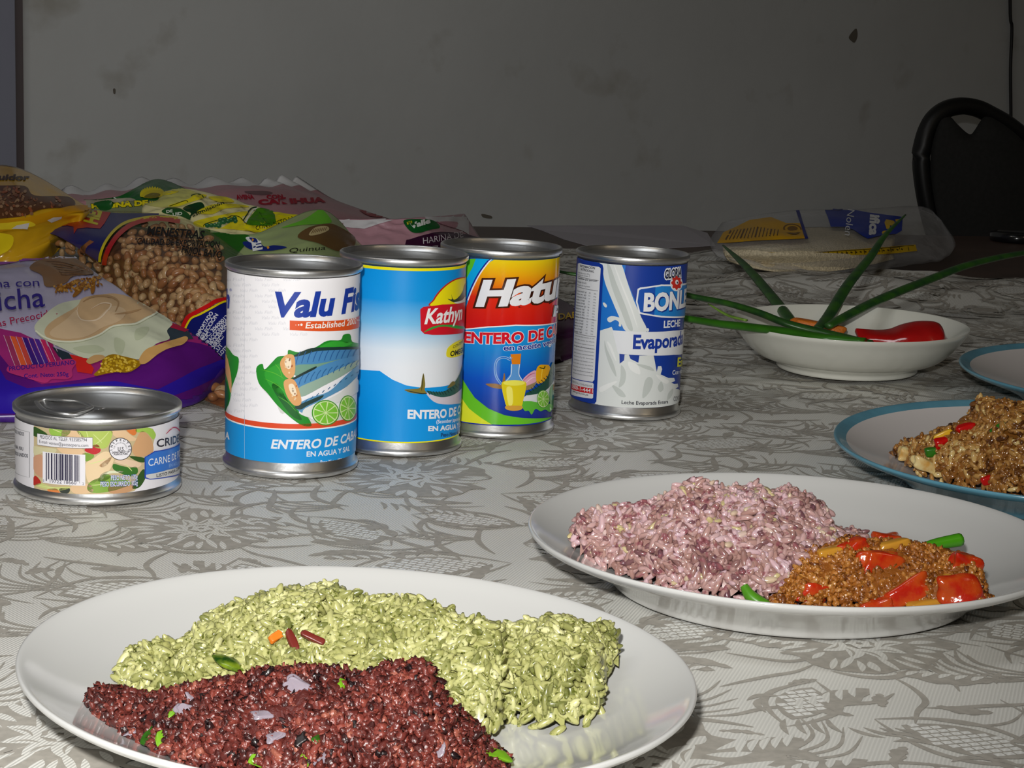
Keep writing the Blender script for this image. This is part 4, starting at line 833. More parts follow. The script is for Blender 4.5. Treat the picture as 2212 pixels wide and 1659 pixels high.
# tomato mince
tm = Heap([(1668,1322,1302,.003,.006),(1690,1324,1284,.008,.010),(1712,1326,1240,.014,.012),(1735,1328,1212,.019,.014),(1765,1329,1190,.023,.016),(1810,1330,1176,.026,.016),(1848,1331,1160,.028,.016),(1880,1331,1162,.028,.016),(1930,1331,1162,.028,.016),(1975,1331,1174,.026,.016),(2010,1330,1180,.026,.016),(2050,1328,1184,.025,.016),(2105,1322,1194,.023,.014),(2125,1318,1220,.018,.012),(2138,1312,1262,.011,.010),(2146,1306,1296,.003,.006)], pz2, .6, .0008)
tmm = tone_mat('tomato_mince_sauce', [(0, (86, 42, 14)), (.35, (140, 80, 26)), (.7, (170, 108, 42)), (1, (188, 134, 70))], .2, bump=.0006, bump_scale=500, spec=.7)
heap('tomato_mince', 'orange-brown minced meat in sauce at the right of the pink rice', 'mince', tm, tmm, 3600, .0030, .0025, 8, tone0=.3, drop=.0006, bumpy=.003, lumps=.34, tilt=1, bend=.02, jut=0, clump=.0024, Lv=.55, lift=-.0004)
tomm = mat('cooked_tomato', (176, 30, 8), .15, noise_amt=.25, noise_scale=160, rgb2=(184, 70, 20), coat=.4, bump=.0006, bump_scale=220); onm = mat('cooked_onion', (190, 136, 44), .2, sss=.3)
for k, (x, y, s, rt, lb) in enumerate([(1903,1218,(.018,.007,.011),(-.2,.1,.3),'glossy red tomato piece in the middle of the mince'),(1845,1185,(.012,.007,.007),(.1,-.3,.5),'orange-red tomato piece at the top left of the mince'),(1962,1276,(.019,.007,.009),(-.2,-.5,0),'bright red tomato wedge low in the middle of the mince'),(1890,1306,(.015,.007,.006),(0,-.3,0),'red tomato piece touching the near rim of the plate'),(2074,1274,(.018,.009,.012),(-.4,-.1,.1),'shiny red tomato piece at the right end with white glints'),(2082,1218,(.013,.007,.010),(.1,.3,.2),'dull orange-red tomato piece at the upper right of the mince'),(1755,1278,(.014,.007,.008),(-.2,.1,.1),'orange-red tomato piece at the left end of the mince'),(1915,1164,(.013,.007,.006),(.1,.1,.1),'small tomato scrap on the crest of the mince')]):
    chunk('tomato_piece', on(tm, x, y) + Vector((0, .0012, -.0007)), s, tomm, lb, 'tomato', 'tomato pieces in the mince', seed=k+20, rot=rt, sq=.2, rough_=.42)
for k, (x, y, s, lb) in enumerate([(1795,1195,(.013,.006,.005),'yellowish onion piece on the upper left of the mince'),(1998,1312,(.016,.006,.006),'yellow-orange onion piece near the rim, below the glinting tomato'),(1930,1178,(.014,.005,.004),'translucent onion strip on the crest of the mince'),(2042,1252,(.008,.004,.004),'small bright yellow bit left of the glinting tomato')]):
    chunk('onion_piece', on(tm, x, y) + Vector((0, .0006, 0)), s, onm, lb, 'onion', 'onion pieces in the mince', seed=k+40, rot=(0, -.2, .2))
gs = mat('green_stem', (78, 140, 30), .3, noise_amt=.15, noise_scale=200)
tag(tube('spring_onion_slice', [at(1975, 1188, y=.735), at(2020, 1176, y=.742), at(2074, 1166, y=.748)], [.0018, .0026, .0031], mat('bright_stem', (70, 150, 20), .3)), 'bright green onion slice sticking out behind the tomato mince', 'vegetable')
q1 = on(pk, 1606, 1268)
tag(tube('spring_onion_slice', [q1 + Vector((0, -.001, .001)), on(pk, 1620, 1290) + Vector((0, -.002, .001)), on(pk, 1650, 1306) + Vector((0, -.004, .0005)), on(pk, 1662, 1308) + Vector((0, -.005, .0))], [.0018, .0028, .0030, .0024], gs), 'curved dull green stem piece at the near foot of the pink rice', 'vegetable')

# fried rice on the blue-rimmed plate
fr = Heap([(1935,992,972,.003,.008),(1948,1004,958,.008,.012),(1965,1016,950,.014,.014),(1990,1030,948,.020,.016),(2030,1046,940,.028,.02),(2060,1054,920,.034,.022),(2090,1062,914,.038,.024),(2120,1068,902,.044,.026),(2142,1073,896,.048,.026),(2152,1075,866,.052,.026),(2190,1083,856,.055,.026),(2212,1088,862,.055,.026),(2300,1100,880,.055,.026),(2420,1105,920,.045,.02),(2500,1095,1000,.02,.015)], pz3, .55, .0010)
rf = tone_mat('fried_rice', [(0, (78, 42, 14)), (.3, (138, 88, 36)), (.6, (168, 120, 60)), (.85, (190, 148, 84)), (1, (212, 186, 126))], .15, speck=(96, 54, 18), speck_scale=300, sss=.1, spec=.7)
heap('fried_rice', 'glossy brown fried rice with red and green bits on the blue-rimmed plate', 'rice', fr, rf, 2800, .0074, .0030, 9, tone0=.3, drop=.0022, bumpy=.0016, clump=.0035, tilt=.32, jut=.02, lift=-.0003)
redp = mat('red_pepper_bit', (186, 12, 10), .2); grp = mat('green_bean_bit', (44, 110, 22), .25); eggm = mat('fried_egg_bit', (222, 206, 150), .3, noise_amt=.2, noise_scale=150, rgb2=(206, 158, 80))
for k, (x, y, s, lb) in enumerate([(2085,928,(.011,.005,.004),'upper red pepper bit on the crest of the fried rice'),(2033,962,(.0075,.005,.006),'middle red pepper bit beside the small green bit'),(2140,1040,(.011,.004,.005),'lowest red pepper bit near the rim of the blue plate')]):
    chunk('red_pepper_bit', on(fr, x, y) + Vector((0, 0, .0012)), s, redp, lb, 'pepper', 'red pepper bits in the fried rice', seed=k+60, rot=(.2, -.3, .1))
chunk('egg_piece', on(fr, 1958, 985) + Vector((0, 0, .001)), (.009, .006, .007), eggm, 'browned pale egg piece at the left tip of the fried rice', 'egg', seed=71, rot=(.1, .2, .1), rough_=.55, sq=.4)
chunk('egg_piece', on(fr, 2008, 1008) + Vector((0, -.002, .000)), (.019, .006, .006), eggm, 'long pale egg piece lying below the left tip of the fried rice', 'egg', seed=72, rot=(.1, .4, .0), rough_=.5, sq=.5)
chunk('yellow_bit', on(fr, 2038, 943) + Vector((0, 0, .001)), (.011, .003, .004), mat('yellow_bit_m', (226, 176, 40), .3), 'thin yellow pepper strip above the middle red bit', 'pepper', seed=73, rot=(.1, -.5, .0))
tag(tube('green_bit', [on(fr, 2140, 938)+Vector((0,0,.001)), on(fr, 2160, 926)+Vector((0,0,.0015)), on(fr, 2178, 917)+Vector((0,0,.001))], [.0014, .002, .0014], grp), 'slanting green onion strip high on the fried rice', 'vegetable')
chunk('green_bit', on(fr, 2012, 980) + Vector((0, 0, .001)), (.0075, .005, .005), grp, 'small round green bit left of the middle red pepper bit', 'vegetable', seed=74, rot=(.1, -.2, .0))
chunk('garlic_bit', at(1828, 933, .0215), (.0055, .003, .0016), mat('garlic', (214, 206, 188), .4), 'small white crumb stuck on the blue rim left of the fried rice', 'crumb', seed=75, rot=(.3, .3, -.5))

# contents of the footed dish
pz5 = lambda x, y: TZ + .012
leaf_m = mat('onion_leaf', (46, 92, 26), .35, noise_amt=.22, noise_scale=90, rgb2=(30, 70, 30))
def blade(pts, rad, label, m=leaf_m, flat=.55): return tag(tube('spring_onion_leaf', pts, rad, m, flat=flat, n=12), label, 'spring onion', 'spring onion leaves in the footed dish')
blade([at(1722, 712, y=1.375), at(1700, 683, y=1.41), at(1660, 632, y=1.48), at(1610, 574, y=1.57), at(1562, 530, y=1.66)], [.0042, .0056, .0052, .0042, .0012], 'spring onion leaf leaning up to the left towards the rice bag')
blade([at(1765, 712, y=1.36), at(1790, 683, y=1.40), at(1832, 615, y=1.47), at(1880, 555, y=1.55), at(1912, 508, y=1.61), at(1956, 464, y=1.68)], [.0044, .0052, .0050, .0042, .0028, .0010], 'spring onion leaf rising steeply in front of the rice bag')
blade([at(1788, 705, y=1.36), at(1830, 682, y=1.385), at(1905, 645, y=1.43), at(2010, 603, y=1.49), at(2100, 570, y=1.54), at(2215, 546, y=1.60), at(2330, 536, y=1.66)], [.0040, .0052, .0056, .0054, .0050, .0042, .0012], 'longest spring onion leaf reaching out to the right edge')
blade([at(1880, 742, y=1.30), at(1790, 722, y=1.325), at(1700, 699, y=1.335), at(1640, 676, y=1.33), at(1570, 655, y=1.32), at(1485, 638, y=1.31), at(1380, 610, y=1.31), at(1225, 590, y=1.31), at(1180, 575, y=1.31)], [.0050, .0060, .0055, .0050, .0044, .0040, .0034, .0022, .001], 'upper of the two spring onion leaves passing behind the milk can')
blade([at(1868, 738, y=1.285), at(1780, 730, y=1.30), at(1700, 717, y=1.292), at(1610, 706, y=1.275), at(1550, 699, y=1.265), at(1480, 688, y=1.25), at(1400, 680, y=1.245), at(1330, 668, y=1.24)], [.0055, .0064, .0062, .0058, .0052, .0046, .0036, .001], 'thick lower spring onion leaf lying over the left rim of the footed dish', mat('onion_leaf_bright', (50, 112, 22), .35, noise_amt=.2, noise_scale=90))
blade([at(1612, 692, y=1.31), at(1570, 680, y=1.33), at(1530, 656, y=1.35)], [.0018, .0018, .0008], 'thin yellow-green leaf shred at the left end of the footed dish', mat('leaf_pale', (120, 160, 60), .4))
chunk('carrot_slice', at(1768, 704, y=1.385), (.042, .014, .007), mat('grated_orange', (206, 110, 22), .5, bump=.0012, bump_scale=300), 'rough orange carrot piece half hidden behind the spring onion leaves', 'carrot', seed=81, rot=(0, .12, -.1), rough_=.25)
# red pepper wedge: a thick curved shell
pep = mat('red_pepper_skin', (176, 10, 12), .14, noise_amt=.15, noise_scale=60, coat=.6, bump=.0009, bump_scale=45)
top = [(1848,706),(1868,708),(1895,710),(1920,708),(1945,698),(1975,691),(2005,690),(2025,694),(2036,704),(2041,720),(2048,732),(2058,742)]
V = []; F = []; nt_ = len(top); rows = 9
tt = smooth_prof(top, 3); nt_ = len(tt)
for i, (x, y) in enumerate(tt):
    u = i/(nt_-1); yb = 1.325 - .015*math.sin(PI*u)
    T_ = at(x, y, y=yb + .016*math.sin(PI*u)); B_ = at(x + (6 if u < .5 else -2), 752 - 0*u, y=yb - .014)
    for j in range(rows):
        t = j/(rows-1); p = T_.lerp(B_, t); bul = math.sin(PI*t)*.006*math.sin(PI*min(max(u, .04), .96))**.5; V.append(p + Vector((0, -bul, bul*.5)) + Vector((0, -1, .3))*.0012*noise.noise(Vector((u*9, t*3, 1))))
for i in range(nt_-1):
    for j in range(rows-1): a = i*rows+j; F.append((a, a+1, a+rows+1, a+rows))
o = mesh('red_pepper_piece', V, F, pep); so = o.modifiers.new('solid', 'SOLIDIFY'); so.thickness = .0045; so.offset = -1; sb = o.modifiers.new('sub', 'SUBSURF'); sb.levels = sb.render_levels = 1
tag(o, 'shiny red bell pepper wedge lying in the footed dish', 'pepper')

# ------------------------------------------------------------------ plastic bags of dry food
def spline2(net, u, v):       # Catmull-Rom over a small net of world points
    def row(P, t):
        n = len(P)-1; x = min(max(t, 0), 1)*n; i = min(int(x), n-1); f = x-i
        g = lambda k: P[k] if 0 <= k <= n else (P[0]*2-P[1] if k < 0 else P[n]*2-P[n-1])
        a, b, c_, d = g(i-1), g(i), g(i+1), g(i+2)
        return Vector([cr(a[q], b[q], c_[q], d[q], f) for q in range(3)])
    return row([row(r, u) for r in net], v)
class Bag:
    def __init__(s, name, label, net, m, thick=.03, n=54, wr=.002, wsc=16, seed=0, mod=None, group=None, cat='bag', floor=-.0005, fmf=None):
        N = [[p if isinstance(p, Vector) else at(p[0], p[1], p[2]) for p in r] for r in net]; s.net = N
        G = []; s.n = n
        for j in range(n+1):
            for i in range(n+1):
                u, v = i/n, j/n; p = spline2(N, u, v); e = min(1, 6*min(u, 1-u, v, 1-v)+.25)
                w = wr*e*(1.3*noise.noise(Vector((u*wsc*.55, v*wsc*.35, seed))) + .5*abs(noise.noise(Vector((u*wsc*1.5+v*wsc, v*wsc*.9, seed+4)))))
                p.z += w + (mod(u, v) if mod else 0); G.append(p)
        s.top = G
        F = [(j*(n+1)+i, j*(n+1)+i+1, (j+1)*(n+1)+i+1, (j+1)*(n+1)+i) for j in range(n) for i in range(n)]
        s.bvh = BVHTree.FromPolygons(G, F)
        nor = [Vector((0, 0, 0)) for _ in G]
        for f in F:
            q = (G[f[1]]-G[f[0]]).cross(G[f[3]]-G[f[0]])
            for i in f: nor[i] += q
        s.nor = [q.normalized() for q in nor]; s.F = F
        # under side: hangs down by the filling, meets the top along the edges
        B = []; bi = {}
        for j in range(n+1):
            for i in range(n+1):
                if i in (0, n) or j in (0, n): bi[i, j] = j*(n+1)+i; continue
                u, v = i/n, j/n; p = G[j*(n+1)+i].copy(); p.z = max(TZ+floor, p.z - thick*(math.sin(PI*u)*math.sin(PI*v))**.5); bi[i, j] = len(G)+len(B); B.append(p)
        FB = [(bi[i, j], bi[i, j+1], bi[i+1, j+1], bi[i+1, j]) for j in range(n) for i in range(n)]
        s.obj = mesh(name, G+B, F+FB, m, fm=None if fmf is None else [fmf(i/n, j/n) for j in range(n) for i in range(n)]*2); tag(s.obj, label, cat, group)
    def hit(s, px, py): return s.bvh.ray_cast(CAM, ray(px, py).normalized())
    def fn(s, x, y, L):
        p, n_, i, d = s.hit(x, y)
        if p is None: return None
        f = s.F[i]; w = [1/((s.top[k]-p).length+1e-5) for k in f]; nn_ = Vector((0, 0, 0))
        for k, ww in zip(f, w): nn_ += s.nor[k]*ww
        nn_.normalize()
        if nn_.dot(CAM-p) < 0: nn_ = -nn_ if n_.dot(CAM-p) < 0 else n_
        return (p + nn_*(.0005+.00016*L), nn_)
    def art(s, crop, rough=.25): s.a = Art(crop, None, max(rough, .28)); s.a.spec = .05; return s.a
    def done(s, name='printing'): return s.a.build(name, s.obj, s.fn, 7.0, both=True)
    def band(s, v0, v1, c, layer=1, u0=0, u1=1, k=40, vv=None):   # a printed strip between two fractions of the bag, as a patch in surface space
        pass
def puff(h, pu=.5): return lambda u, v: h*(math.sin(PI*u)*math.sin(PI*v))**pu
K1, K2, K3, K4, K5 = (0, 340, 4.424), (0, 540, 4.424), (300, 360, 4.809), (700, 420, 4.809), (1480, 420, 3.022)

# pink flour bag at the very back with a crimped white seam
pinkp = mat('pink_sachet', (176, 128, 136), .35, noise_amt=.15, noise_scale=16)
def crimp_mod(u, v): return (.004*math.sin(u*52)*max(0, v-.72)/.28 + .002*math.sin(u*23+1)*max(0, v-.6)/.4)
b = Bag('flour_bag', 'pink bag with crimped white seam and red lettering, furthest back in the pile', [[(110,478,.050),(350,476,.050),(600,486,.046),(880,500,.018)],[(120,456,.060),(350,447,.062),(600,446,.062),(856,478,.028)],[(130,434,.070),(350,418,.074),(590,408,.076),(735,436,.050)],[(132,414,.074),(340,390,.080),(540,391,.080),(642,385,.080)]], [pinkp, mat('white_seam', (214, 214, 216), .45)], thick=.05, wr=.002, seed=1, mod=crimp_mod, fmf=lambda u, v: 1 if v > .80 + .03*math.sin(u*9) else 0)
A = b.art(K3, .4); WS = (214, 214, 216)
A.text('AVENA', (1015, 345), (1200, 340), 42, (150, 24, 44), 2, bold=.05, shear=-.3, surf='sq'); A.text('CON', (1330, 340), (1500, 330), 36, (150, 24, 44), 2, bold=.05, shear=-.3, surf='sq')
A.text('CAÑIHUA', (1245, 400), (1940, 372), 48, (150, 24, 44), 2, bold=.06, shear=-.3, surf='sq')
A.poly([(1100,262),(1300,258),(1390,280),(1280,298),(1150,285)], (110, 84, 88), 2); A.poly([(2250,400),(2500,395),(2750,440),(2700,520),(2400,520)], (150, 60, 66), 2)
b.done()

# green bag with a sunflower
grn = mat('green_sachet', (30, 92, 40), .25, noise_amt=.12, noise_scale=30)
b = Bag('flour_bag', 'dark green bag with a yellow sunflower, its pointed corner up against the white seam', [[(150,485,.046),(260,490,.048),(380,500,.046),(480,500,.044)],[(150,452,.060),(255,448,.066),(352,442,.072),(450,450,.064)],[(148,432,.068),(250,426,.076),(337,387,.090),(418,414,.078)]], grn, thick=.05, wr=.002, seed=2)
A = b.art(K1, .35)
A.poly([(600,500),(700,410),(1000,400),(1250,392),(1340,440),(1450,470),(1300,640),(700,640)], (150, 146, 128), 1)
A.poly([(880,470),(1000,440),(1450,420),(1600,470),(1400,560),(880,560)], (118, 124, 92), 2)
YF = (220, 204, 30)
for k in range(13):
    a_ = PI*(.05 + .9*k/12); x_, y_ = 1455 + 100*math.cos(a_), 372 - 62*math.sin(a_); A.poly([(x_-16, y_+12), (x_+10*math.cos(a_), y_-26), (x_+18, y_+12), (x_, y_+24)], YF, 3)
A.poly([(1350,380),(1400,335),(1470,320),(1550,330),(1560,375),(1450,400)], (206, 190, 30), 4); A.poly([(1380,390),(1450,350),(1530,362),(1490,398)], (120, 110, 30), 5)
A.text('HARINA DE', (880, 492), (1420, 462), 44, YF, 4, bold=.06, outline=(40, 60, 20), ow=.06, surf='sq'); A.text('MACA', (1440, 462), (1560, 452), 30, YF, 4, bold=.04, surf='sq')
b.done()

# yellow and white striped bag
yel = mat('yellow_sachet', (222, 214, 160), .22)
b = Bag('cereal_bag', 'crinkled yellow and white striped bag with green peas and leaf picture', [[(310,492,.052),(400,506,.050),(490,507,.050),(560,508,.050),(645,489,.052)],[(308,446,.070),(410,440,.075),(500,464,.066),(575,478,.060),(662,481,.055)],[(335,418,.078),(398,408,.086),(490,426,.078),(575,453,.068),(655,467,.060)]], yel, thick=.035, wr=.0035, wsc=22, seed=7)
A = b.art(K3, .22)
YY, YG, W2 = (220, 206, 40), (196, 192, 92), (220, 218, 200)
A.poly([(60,330),(300,240),(480,235),(620,300),(500,400),(300,430),(80,400)], (190, 188, 110), 1)
for P_ in ([(310,410),(520,340),(580,295),(700,300),(660,335),(520,380),(400,420)], [(130,300),(300,262),(420,262),(300,300)], [(720,320),(900,320),(990,375),(820,372)], [(590,480),(760,400),(1000,395),(1150,425),(900,440),(760,500)], [(560,590),(700,540),(900,500),(1120,470),(1090,520),(800,580),(660,640)], [(780,640),(860,640),(1040,520),(1085,560),(1120,620),(1420,600),(1300,680),(1000,660)]): A.poly(P_, YY, 2)
A.poly([(1400,480),(1560,500),(1690,512),(1740,560),(1600,600),(1440,640),(1200,690),(1080,600),(1300,560)], (232, 220, 20), 2)
A.stroke([(545,310),(575,296),(640,296),(668,330)], 10, (60, 90, 30), 3); A.stroke([(320,418),(480,360),(515,375)], 8, (80, 80, 20), 3)
A.poly([(240,470),(300,435),(420,440),(520,500),(530,560),(480,540),(430,520),(300,500)], (40, 84, 40), 3); A.text('DE', (290, 488), (352, 480), 26, (210, 216, 200), 4, bold=.03, surf='sq'); A.text('UID', (355, 520), (455, 508), 30, (210, 216, 200), 4, bold=.03, surf='sq')
A.poly([(460,440),(520,405),(640,375),(680,430),(640,450),(520,530),(540,490),(490,470)], (26, 62, 34), 3); A.stroke([(530,545),(560,500),(670,465)], 9, (24, 50, 30), 4)
A.text('asimilación', (560, 532), (885, 392), 30, (50, 60, 40), 4, bold=.02, surf='sq')
A.stroke([(1082,570),(1160,450),(1225,428)], 12, (24, 50, 30), 3); A.stroke([(1105,590),(1180,465),(1235,440)], 12, (214, 218, 208), 3)
A.poly([(1120,605),(1180,500),(1240,438),(1330,450),(1395,480),(1410,600),(1300,622)], (70, 128, 26), 4); A.stroke([(1240,470),(1290,550),(1330,625)], 5, (40, 84, 24), 5)
A.stroke([(670,632),(700,600),(900,545),(960,520),(1030,525),(1075,560),(1120,608)], 7, (30, 50, 24), 4)
for i, (x, y) in enumerate([(710,622),(752,620),(792,618),(838,600),(875,585),(920,575),(955,562),(990,545),(850,565),(890,555),(830,625),(1000,575)]): A.ell(x, y, 26, 22, (50, 104, 62), 5); A.ell(x-5, y-6, 9, 7, (110, 156, 116), 6)
A.text('CONT. NETO 50 g', (1215, 668), (1640, 548), 38, (50, 60, 20), 4, bold=.01, surf='sq')
b.done()

# pale green bag
gb = mat('pale_green_sachet', (148, 164, 112), .24)
b = Bag('flour_bag', 'pale green bag with dark blue emblem, just behind the white mackerel can', [[(425,590,.022),(560,600,.026),(680,600,.028),(800,580,.024)],[(430,530,.044),(560,540,.048),(685,530,.054),(795,548,.036)],[(430,492,.058),(545,506,.060),(690,452,.080),(775,522,.046)]], gb, thick=.05, wr=.0018, seed=4)
A = b.art(K3, .25)
A.poly([(600,620),(900,680),(1150,720),(1120,800),(1000,960),(1050,1060),(600,1060)], (40, 96, 30), 1); A.poly([(1480,640),(1700,560),(1840,470),(1890,440),(2000,570),(1900,600),(1700,610)], (104, 180, 50), 1)
A.poly([(1650,740),(1760,640),(1950,600),(2060,620),(2240,740),(2200,860),(2050,880),(1860,800)], (104, 78, 44), 2); A.poly([(1765,710),(1830,640),(1940,625),(1970,660),(1900,700),(1800,725)], (196, 178, 130), 3)
for k in range(8): A.stroke([(1790+k*20, 705-k*5), (1815+k*18, 660-k*3)], 6, (120, 90, 50), 4, sm=False)
A.poly([(1085,790),(1170,780),(1240,770),(1310,840),(1400,825),(1500,835),(1535,850),(1400,878),(1250,880),(1130,850)], (30, 44, 120), 3); A.poly([(1115,745),(1160,735),(1230,760),(1260,800),(1190,800),(1140,780)], (220, 222, 224), 4); A.poly([(1150,745),(1215,755),(1240,795),(1190,790)], (30, 44, 120), 5); A.poly([(1180,760),(1200,770),(1185,785)], (220, 150, 60), 6)
A.text('E', (1190, 880), (1290, 862), 80, (226, 228, 230), 5, bold=.05, surf='sq'); A.ell(1345, 850, 14, 14, (230, 160, 50), 4, n=12)
A.text('Quinua', (1560, 902), (1930, 868), 44, (40, 40, 30), 3, bold=.0, shear=.3, surf='sq')
b.done()

# mauve bag
mv_ = mat('mauve_sachet', (186, 140, 152), .3, noise_amt=.1, noise_scale=24)
b = Bag('flour_bag', 'mauve bag with green badge and dark purple panel, behind the middle cans', [[(790,600,.012),(880,600,.016),(980,590,.016),(1060,560,.004)],[(758,520,.042),(870,518,.046),(962,515,.044),(1042,522,.018)],[(722,472,.060),(835,473,.064),(930,468,.064),(1004,462,.044)]], mv_, thick=.05, wr=.0025, wsc=20, seed=5)
A = b.art(K4, .3)
A.poly([(-100,150),(210,120),(480,215),(830,240),(600,300),(420,360),(280,350),(200,340),(380,520),(500,600),(300,640),(60,300)], (212, 210, 214), 1, False); A.poly([(1040,180),(1500,150),(1500,420),(1445,385),(1360,355),(1380,290),(1200,290),(1050,275)], (212, 210, 214), 1, False)
A.poly([(1180,292),(1375,290),(1365,350),(1290,335)], (190, 130, 145), 2)
A.poly([(830,272),(1000,262),(1130,275),(1200,345),(1100,372),(1000,404),(920,400),(860,350)], (22, 92, 40), 2, True); A.text('El', (862, 318), (915, 305), 26, (196, 190, 40), 3, bold=.03, surf='sq'); A.text('Valle', (895, 362), (1100, 300), 50, (222, 226, 222), 3, bold=.05, shear=.15, surf='sq')
A.poly([(850,500),(900,470),(1080,415),(1210,392),(1400,405),(1560,440),(1750,520),(1700,700),(900,700)], (58, 20, 50), 2); A.text('HARINA DE', (1030, 522), (1440, 448), 62, (214, 206, 212), 3, bold=.0, shear=.1, surf='sq'); A.text('MAIZ MORADO', (1030, 600), (1500, 560), 50, (214, 206, 212), 3, bold=.0, surf='sq')
b.done()

# small dark purple bag in the gap between the two right-hand cans
b = Bag('flour_bag', 'small dark purple bag with yellow letters, between the orange can and milk can', [[(1100,775,.006),(1180,772,.006),(1270,752,.004)],[(1100,720,.022),(1190,712,.025),(1285,715,.018)],[(1110,640,.030),(1195,640,.034),(1290,690,.022)]], mat('dark_purple_sachet', (58, 22, 56), .2), thick=.03, wr=.0012, seed=6, n=30)
A = b.art((1120, 440, 3.814), .2)
A.poly([(180,760),(330,765),(480,880),(700,960),(700,930),(500,850),(380,720),(200,700)], (206, 204, 214), 1, False)
A.text('SALUDABLE', (140, 985), (560, 935), 48, (196, 160, 40), 2, bold=.02, shear=.1, surf='sq')
b.done()

# yellow window bag, far left
yb = mat('yellow_window_bag', (206, 158, 26), .2, noise_amt=.1, noise_scale=18)
b = Bag('cereal_bag', 'yellow bag with a clear window on brown grain, top left of the pile', [[(-230,580,.03),(-70,570,.03),(20,560,.035),(110,520,.05)],[(-230,500,.055),(-70,505,.058),(45,500,.058),(150,480,.062)],[(-220,430,.080),(-60,428,.082),(70,432,.082),(180,462,.070)],[(-210,385,.085),(-70,362,.095),(45,364,.094),(202,454,.071)]], yb, thick=.05, wr=.002, seed=8)
A = b.art(K1, .2)
A.text('uidor', (-20, 218), (275, 222), 50, (60, 36, 20), 2, bold=.04, shear=.25, surf='sq', vis='uidor')
A.poly([(-400,270),(0,275),(240,280),(330,370),(650,380),(700,470),(400,500),(240,560),(0,590),(-400,600)], (92, 58, 36), 1)
rr = random.Random(4)
for k in range(260):
    x_, y_ = rr.uniform(-300, 600), rr.uniform(290, 570)
    if x_ > 250 and y_ < 395 or x_ > 300 and y_ > 480: continue
    A.ell(x_, y_, rr.uniform(8, 24), rr.uniform(6, 16), rr.choice([(140, 100, 70), (116, 70, 48), (160, 124, 92), (86, 52, 34), (150, 84, 50)]), 2+k % 3, rot=rr.uniform(0, 3), n=9)
A.poly([(-300,560),(0,608),(240,580),(400,545),(640,480),(850,470),(880,520),(640,545),(340,640),(0,720),(-300,740)], (196, 140, 20), 5); A.poly([(-300,640),(0,640),(240,610),(330,650),(200,690),(0,700),(-300,730)], (224, 196, 40), 6)
A.poly([(100,690),(150,655),(270,630),(255,700),(150,692)], (206, 200, 196), 7, False); A.poly([(440,600),(500,572),(580,562),(575,580),(480,620)], (206, 200, 196), 7, False); A.poly([(-200,740),(0,730),(120,770),(60,900),(-200,950)], (226, 200, 30), 6)
b.done()

# bag of beans: clear film over real beans
beanc = tone_mat('bayo_bean', [(0, (130, 76, 42)), (.25, (172, 116, 72)), (.6, (190, 146, 100)), (1, (208, 176, 132))], .3, speck=(150, 96, 60), speck_scale=260)
bnet = [[(85,560,.020),(205,690,.010),(350,815,.006),(500,885,.005)],[(70,538,.028),(218,605,.034),(385,700,.034),(560,770,.020)],[(52,514,.044),(215,525,.062),(400,567,.070),(590,665,.038)],[(60,495,.050),(190,457,.064),(392,471,.071),(535,556,.050)]]
b = Bag('bean_bag', 'clear plastic bag of light brown beans with dark blue and red printed ends', bnet, film('bag_film', .03, .12, (120, 112, 100)), thick=.045, wr=.0012, seed=9, n=60)
BB = b
V = [b.top[i] - b.nor[i]*.0085 for i in range(len(b.top))]; V = [Vector((v.x, v.y, v.z + .0016*noise.noise(v*140))) for v in V]
o = mesh('packed_beans', V, [f for f in b.F if (f[0] % 61) > 15 and 2 < f[0]//61 < 56], beanc, attr=[.05]*len(V)); so = o.modifiers.new('s', 'SOLIDIFY'); so.thickness = .012; so.offset = -1; tag(o, 'mass of beans deeper inside the clear bean bag', 'beans', kind='stuff')  # darkest tone paints the shade in the gaps between the beans
def bean_mesh(seed, tone):
    bm = bmesh.new(); bmesh.ops.create_uvsphere(bm, u_segments=12, v_segments=8, radius=1); r = random.Random(seed)
    for v in bm.verts:
        x, y, z = v.co; v.co = Vector((x*.0052*r.uniform(.98, 1.02), y*.0032 - .0010*(x*x), z*.0029))
    me = bpy.data.meshes.new('bean'); bm.to_mesh(me); bm.free(); me.materials.append(beanc)
    a = me.attributes.new('tone', 'FLOAT', 'POINT'); a.data.foreach_set('value', np.full(len(me.vertices), tone, dtype=np.float32)); me.polygons.foreach_set('use_smooth', [True]*len(me.polygons)); return me
bms = [bean_mesh(i, t) for i, t in enumerate((.25, .45, .6, .75, .9, .5, .15, .65))]
purple_edge = [(158,556),(194,585),(221,608),(260,637),(316,662),(339,676),(370,700),(400,718),(429,739),(481,768),(520,800)]
def over_purple(px, py):
    if px < 158: return py > 565
    for (a0, a1), (c0, c1) in zip(purple_edge, purple_edge[1:]):
        if a0 <= px <= c0: return py > a1 + (c1-a1)*(px-a0)/(c0-a0) + 6
    return True
blue1 = [(75,491),(120,470),(163,458),(192,455),(250,450),(316,458),(330,466),(300,474),(275,490),(255,510),(243,535),(236,570),(217,556),(160,524)]
def inpoly(x, y, P):
    c_ = False
    for i in range(len(P)):
        (x1, y1), (x2, y2) = P[i-1], P[i]
        if (y1 > y) != (y2 > y) and x < (x2-x1)*(y-y1)/(y2-y1)+x1: c_ = not c_
    return c_
rB = random.Random(12); first = None; nb = 0; py = 462; cand = []
while py < 860:
    px = 55 + rB.uniform(0, 8)
    while px < 496:
        x_, y_ = px + rB.uniform(-5, 5), py + rB.uniform(-4, 4)
        if not over_purple(x_, y_) and not inpoly(x_, y_, blue1) or (455 < x_ < 482 and 815 < y_ < 850): cand.append((x_, y_))
        px += 20
    py += 14.5
rB.shuffle(cand)
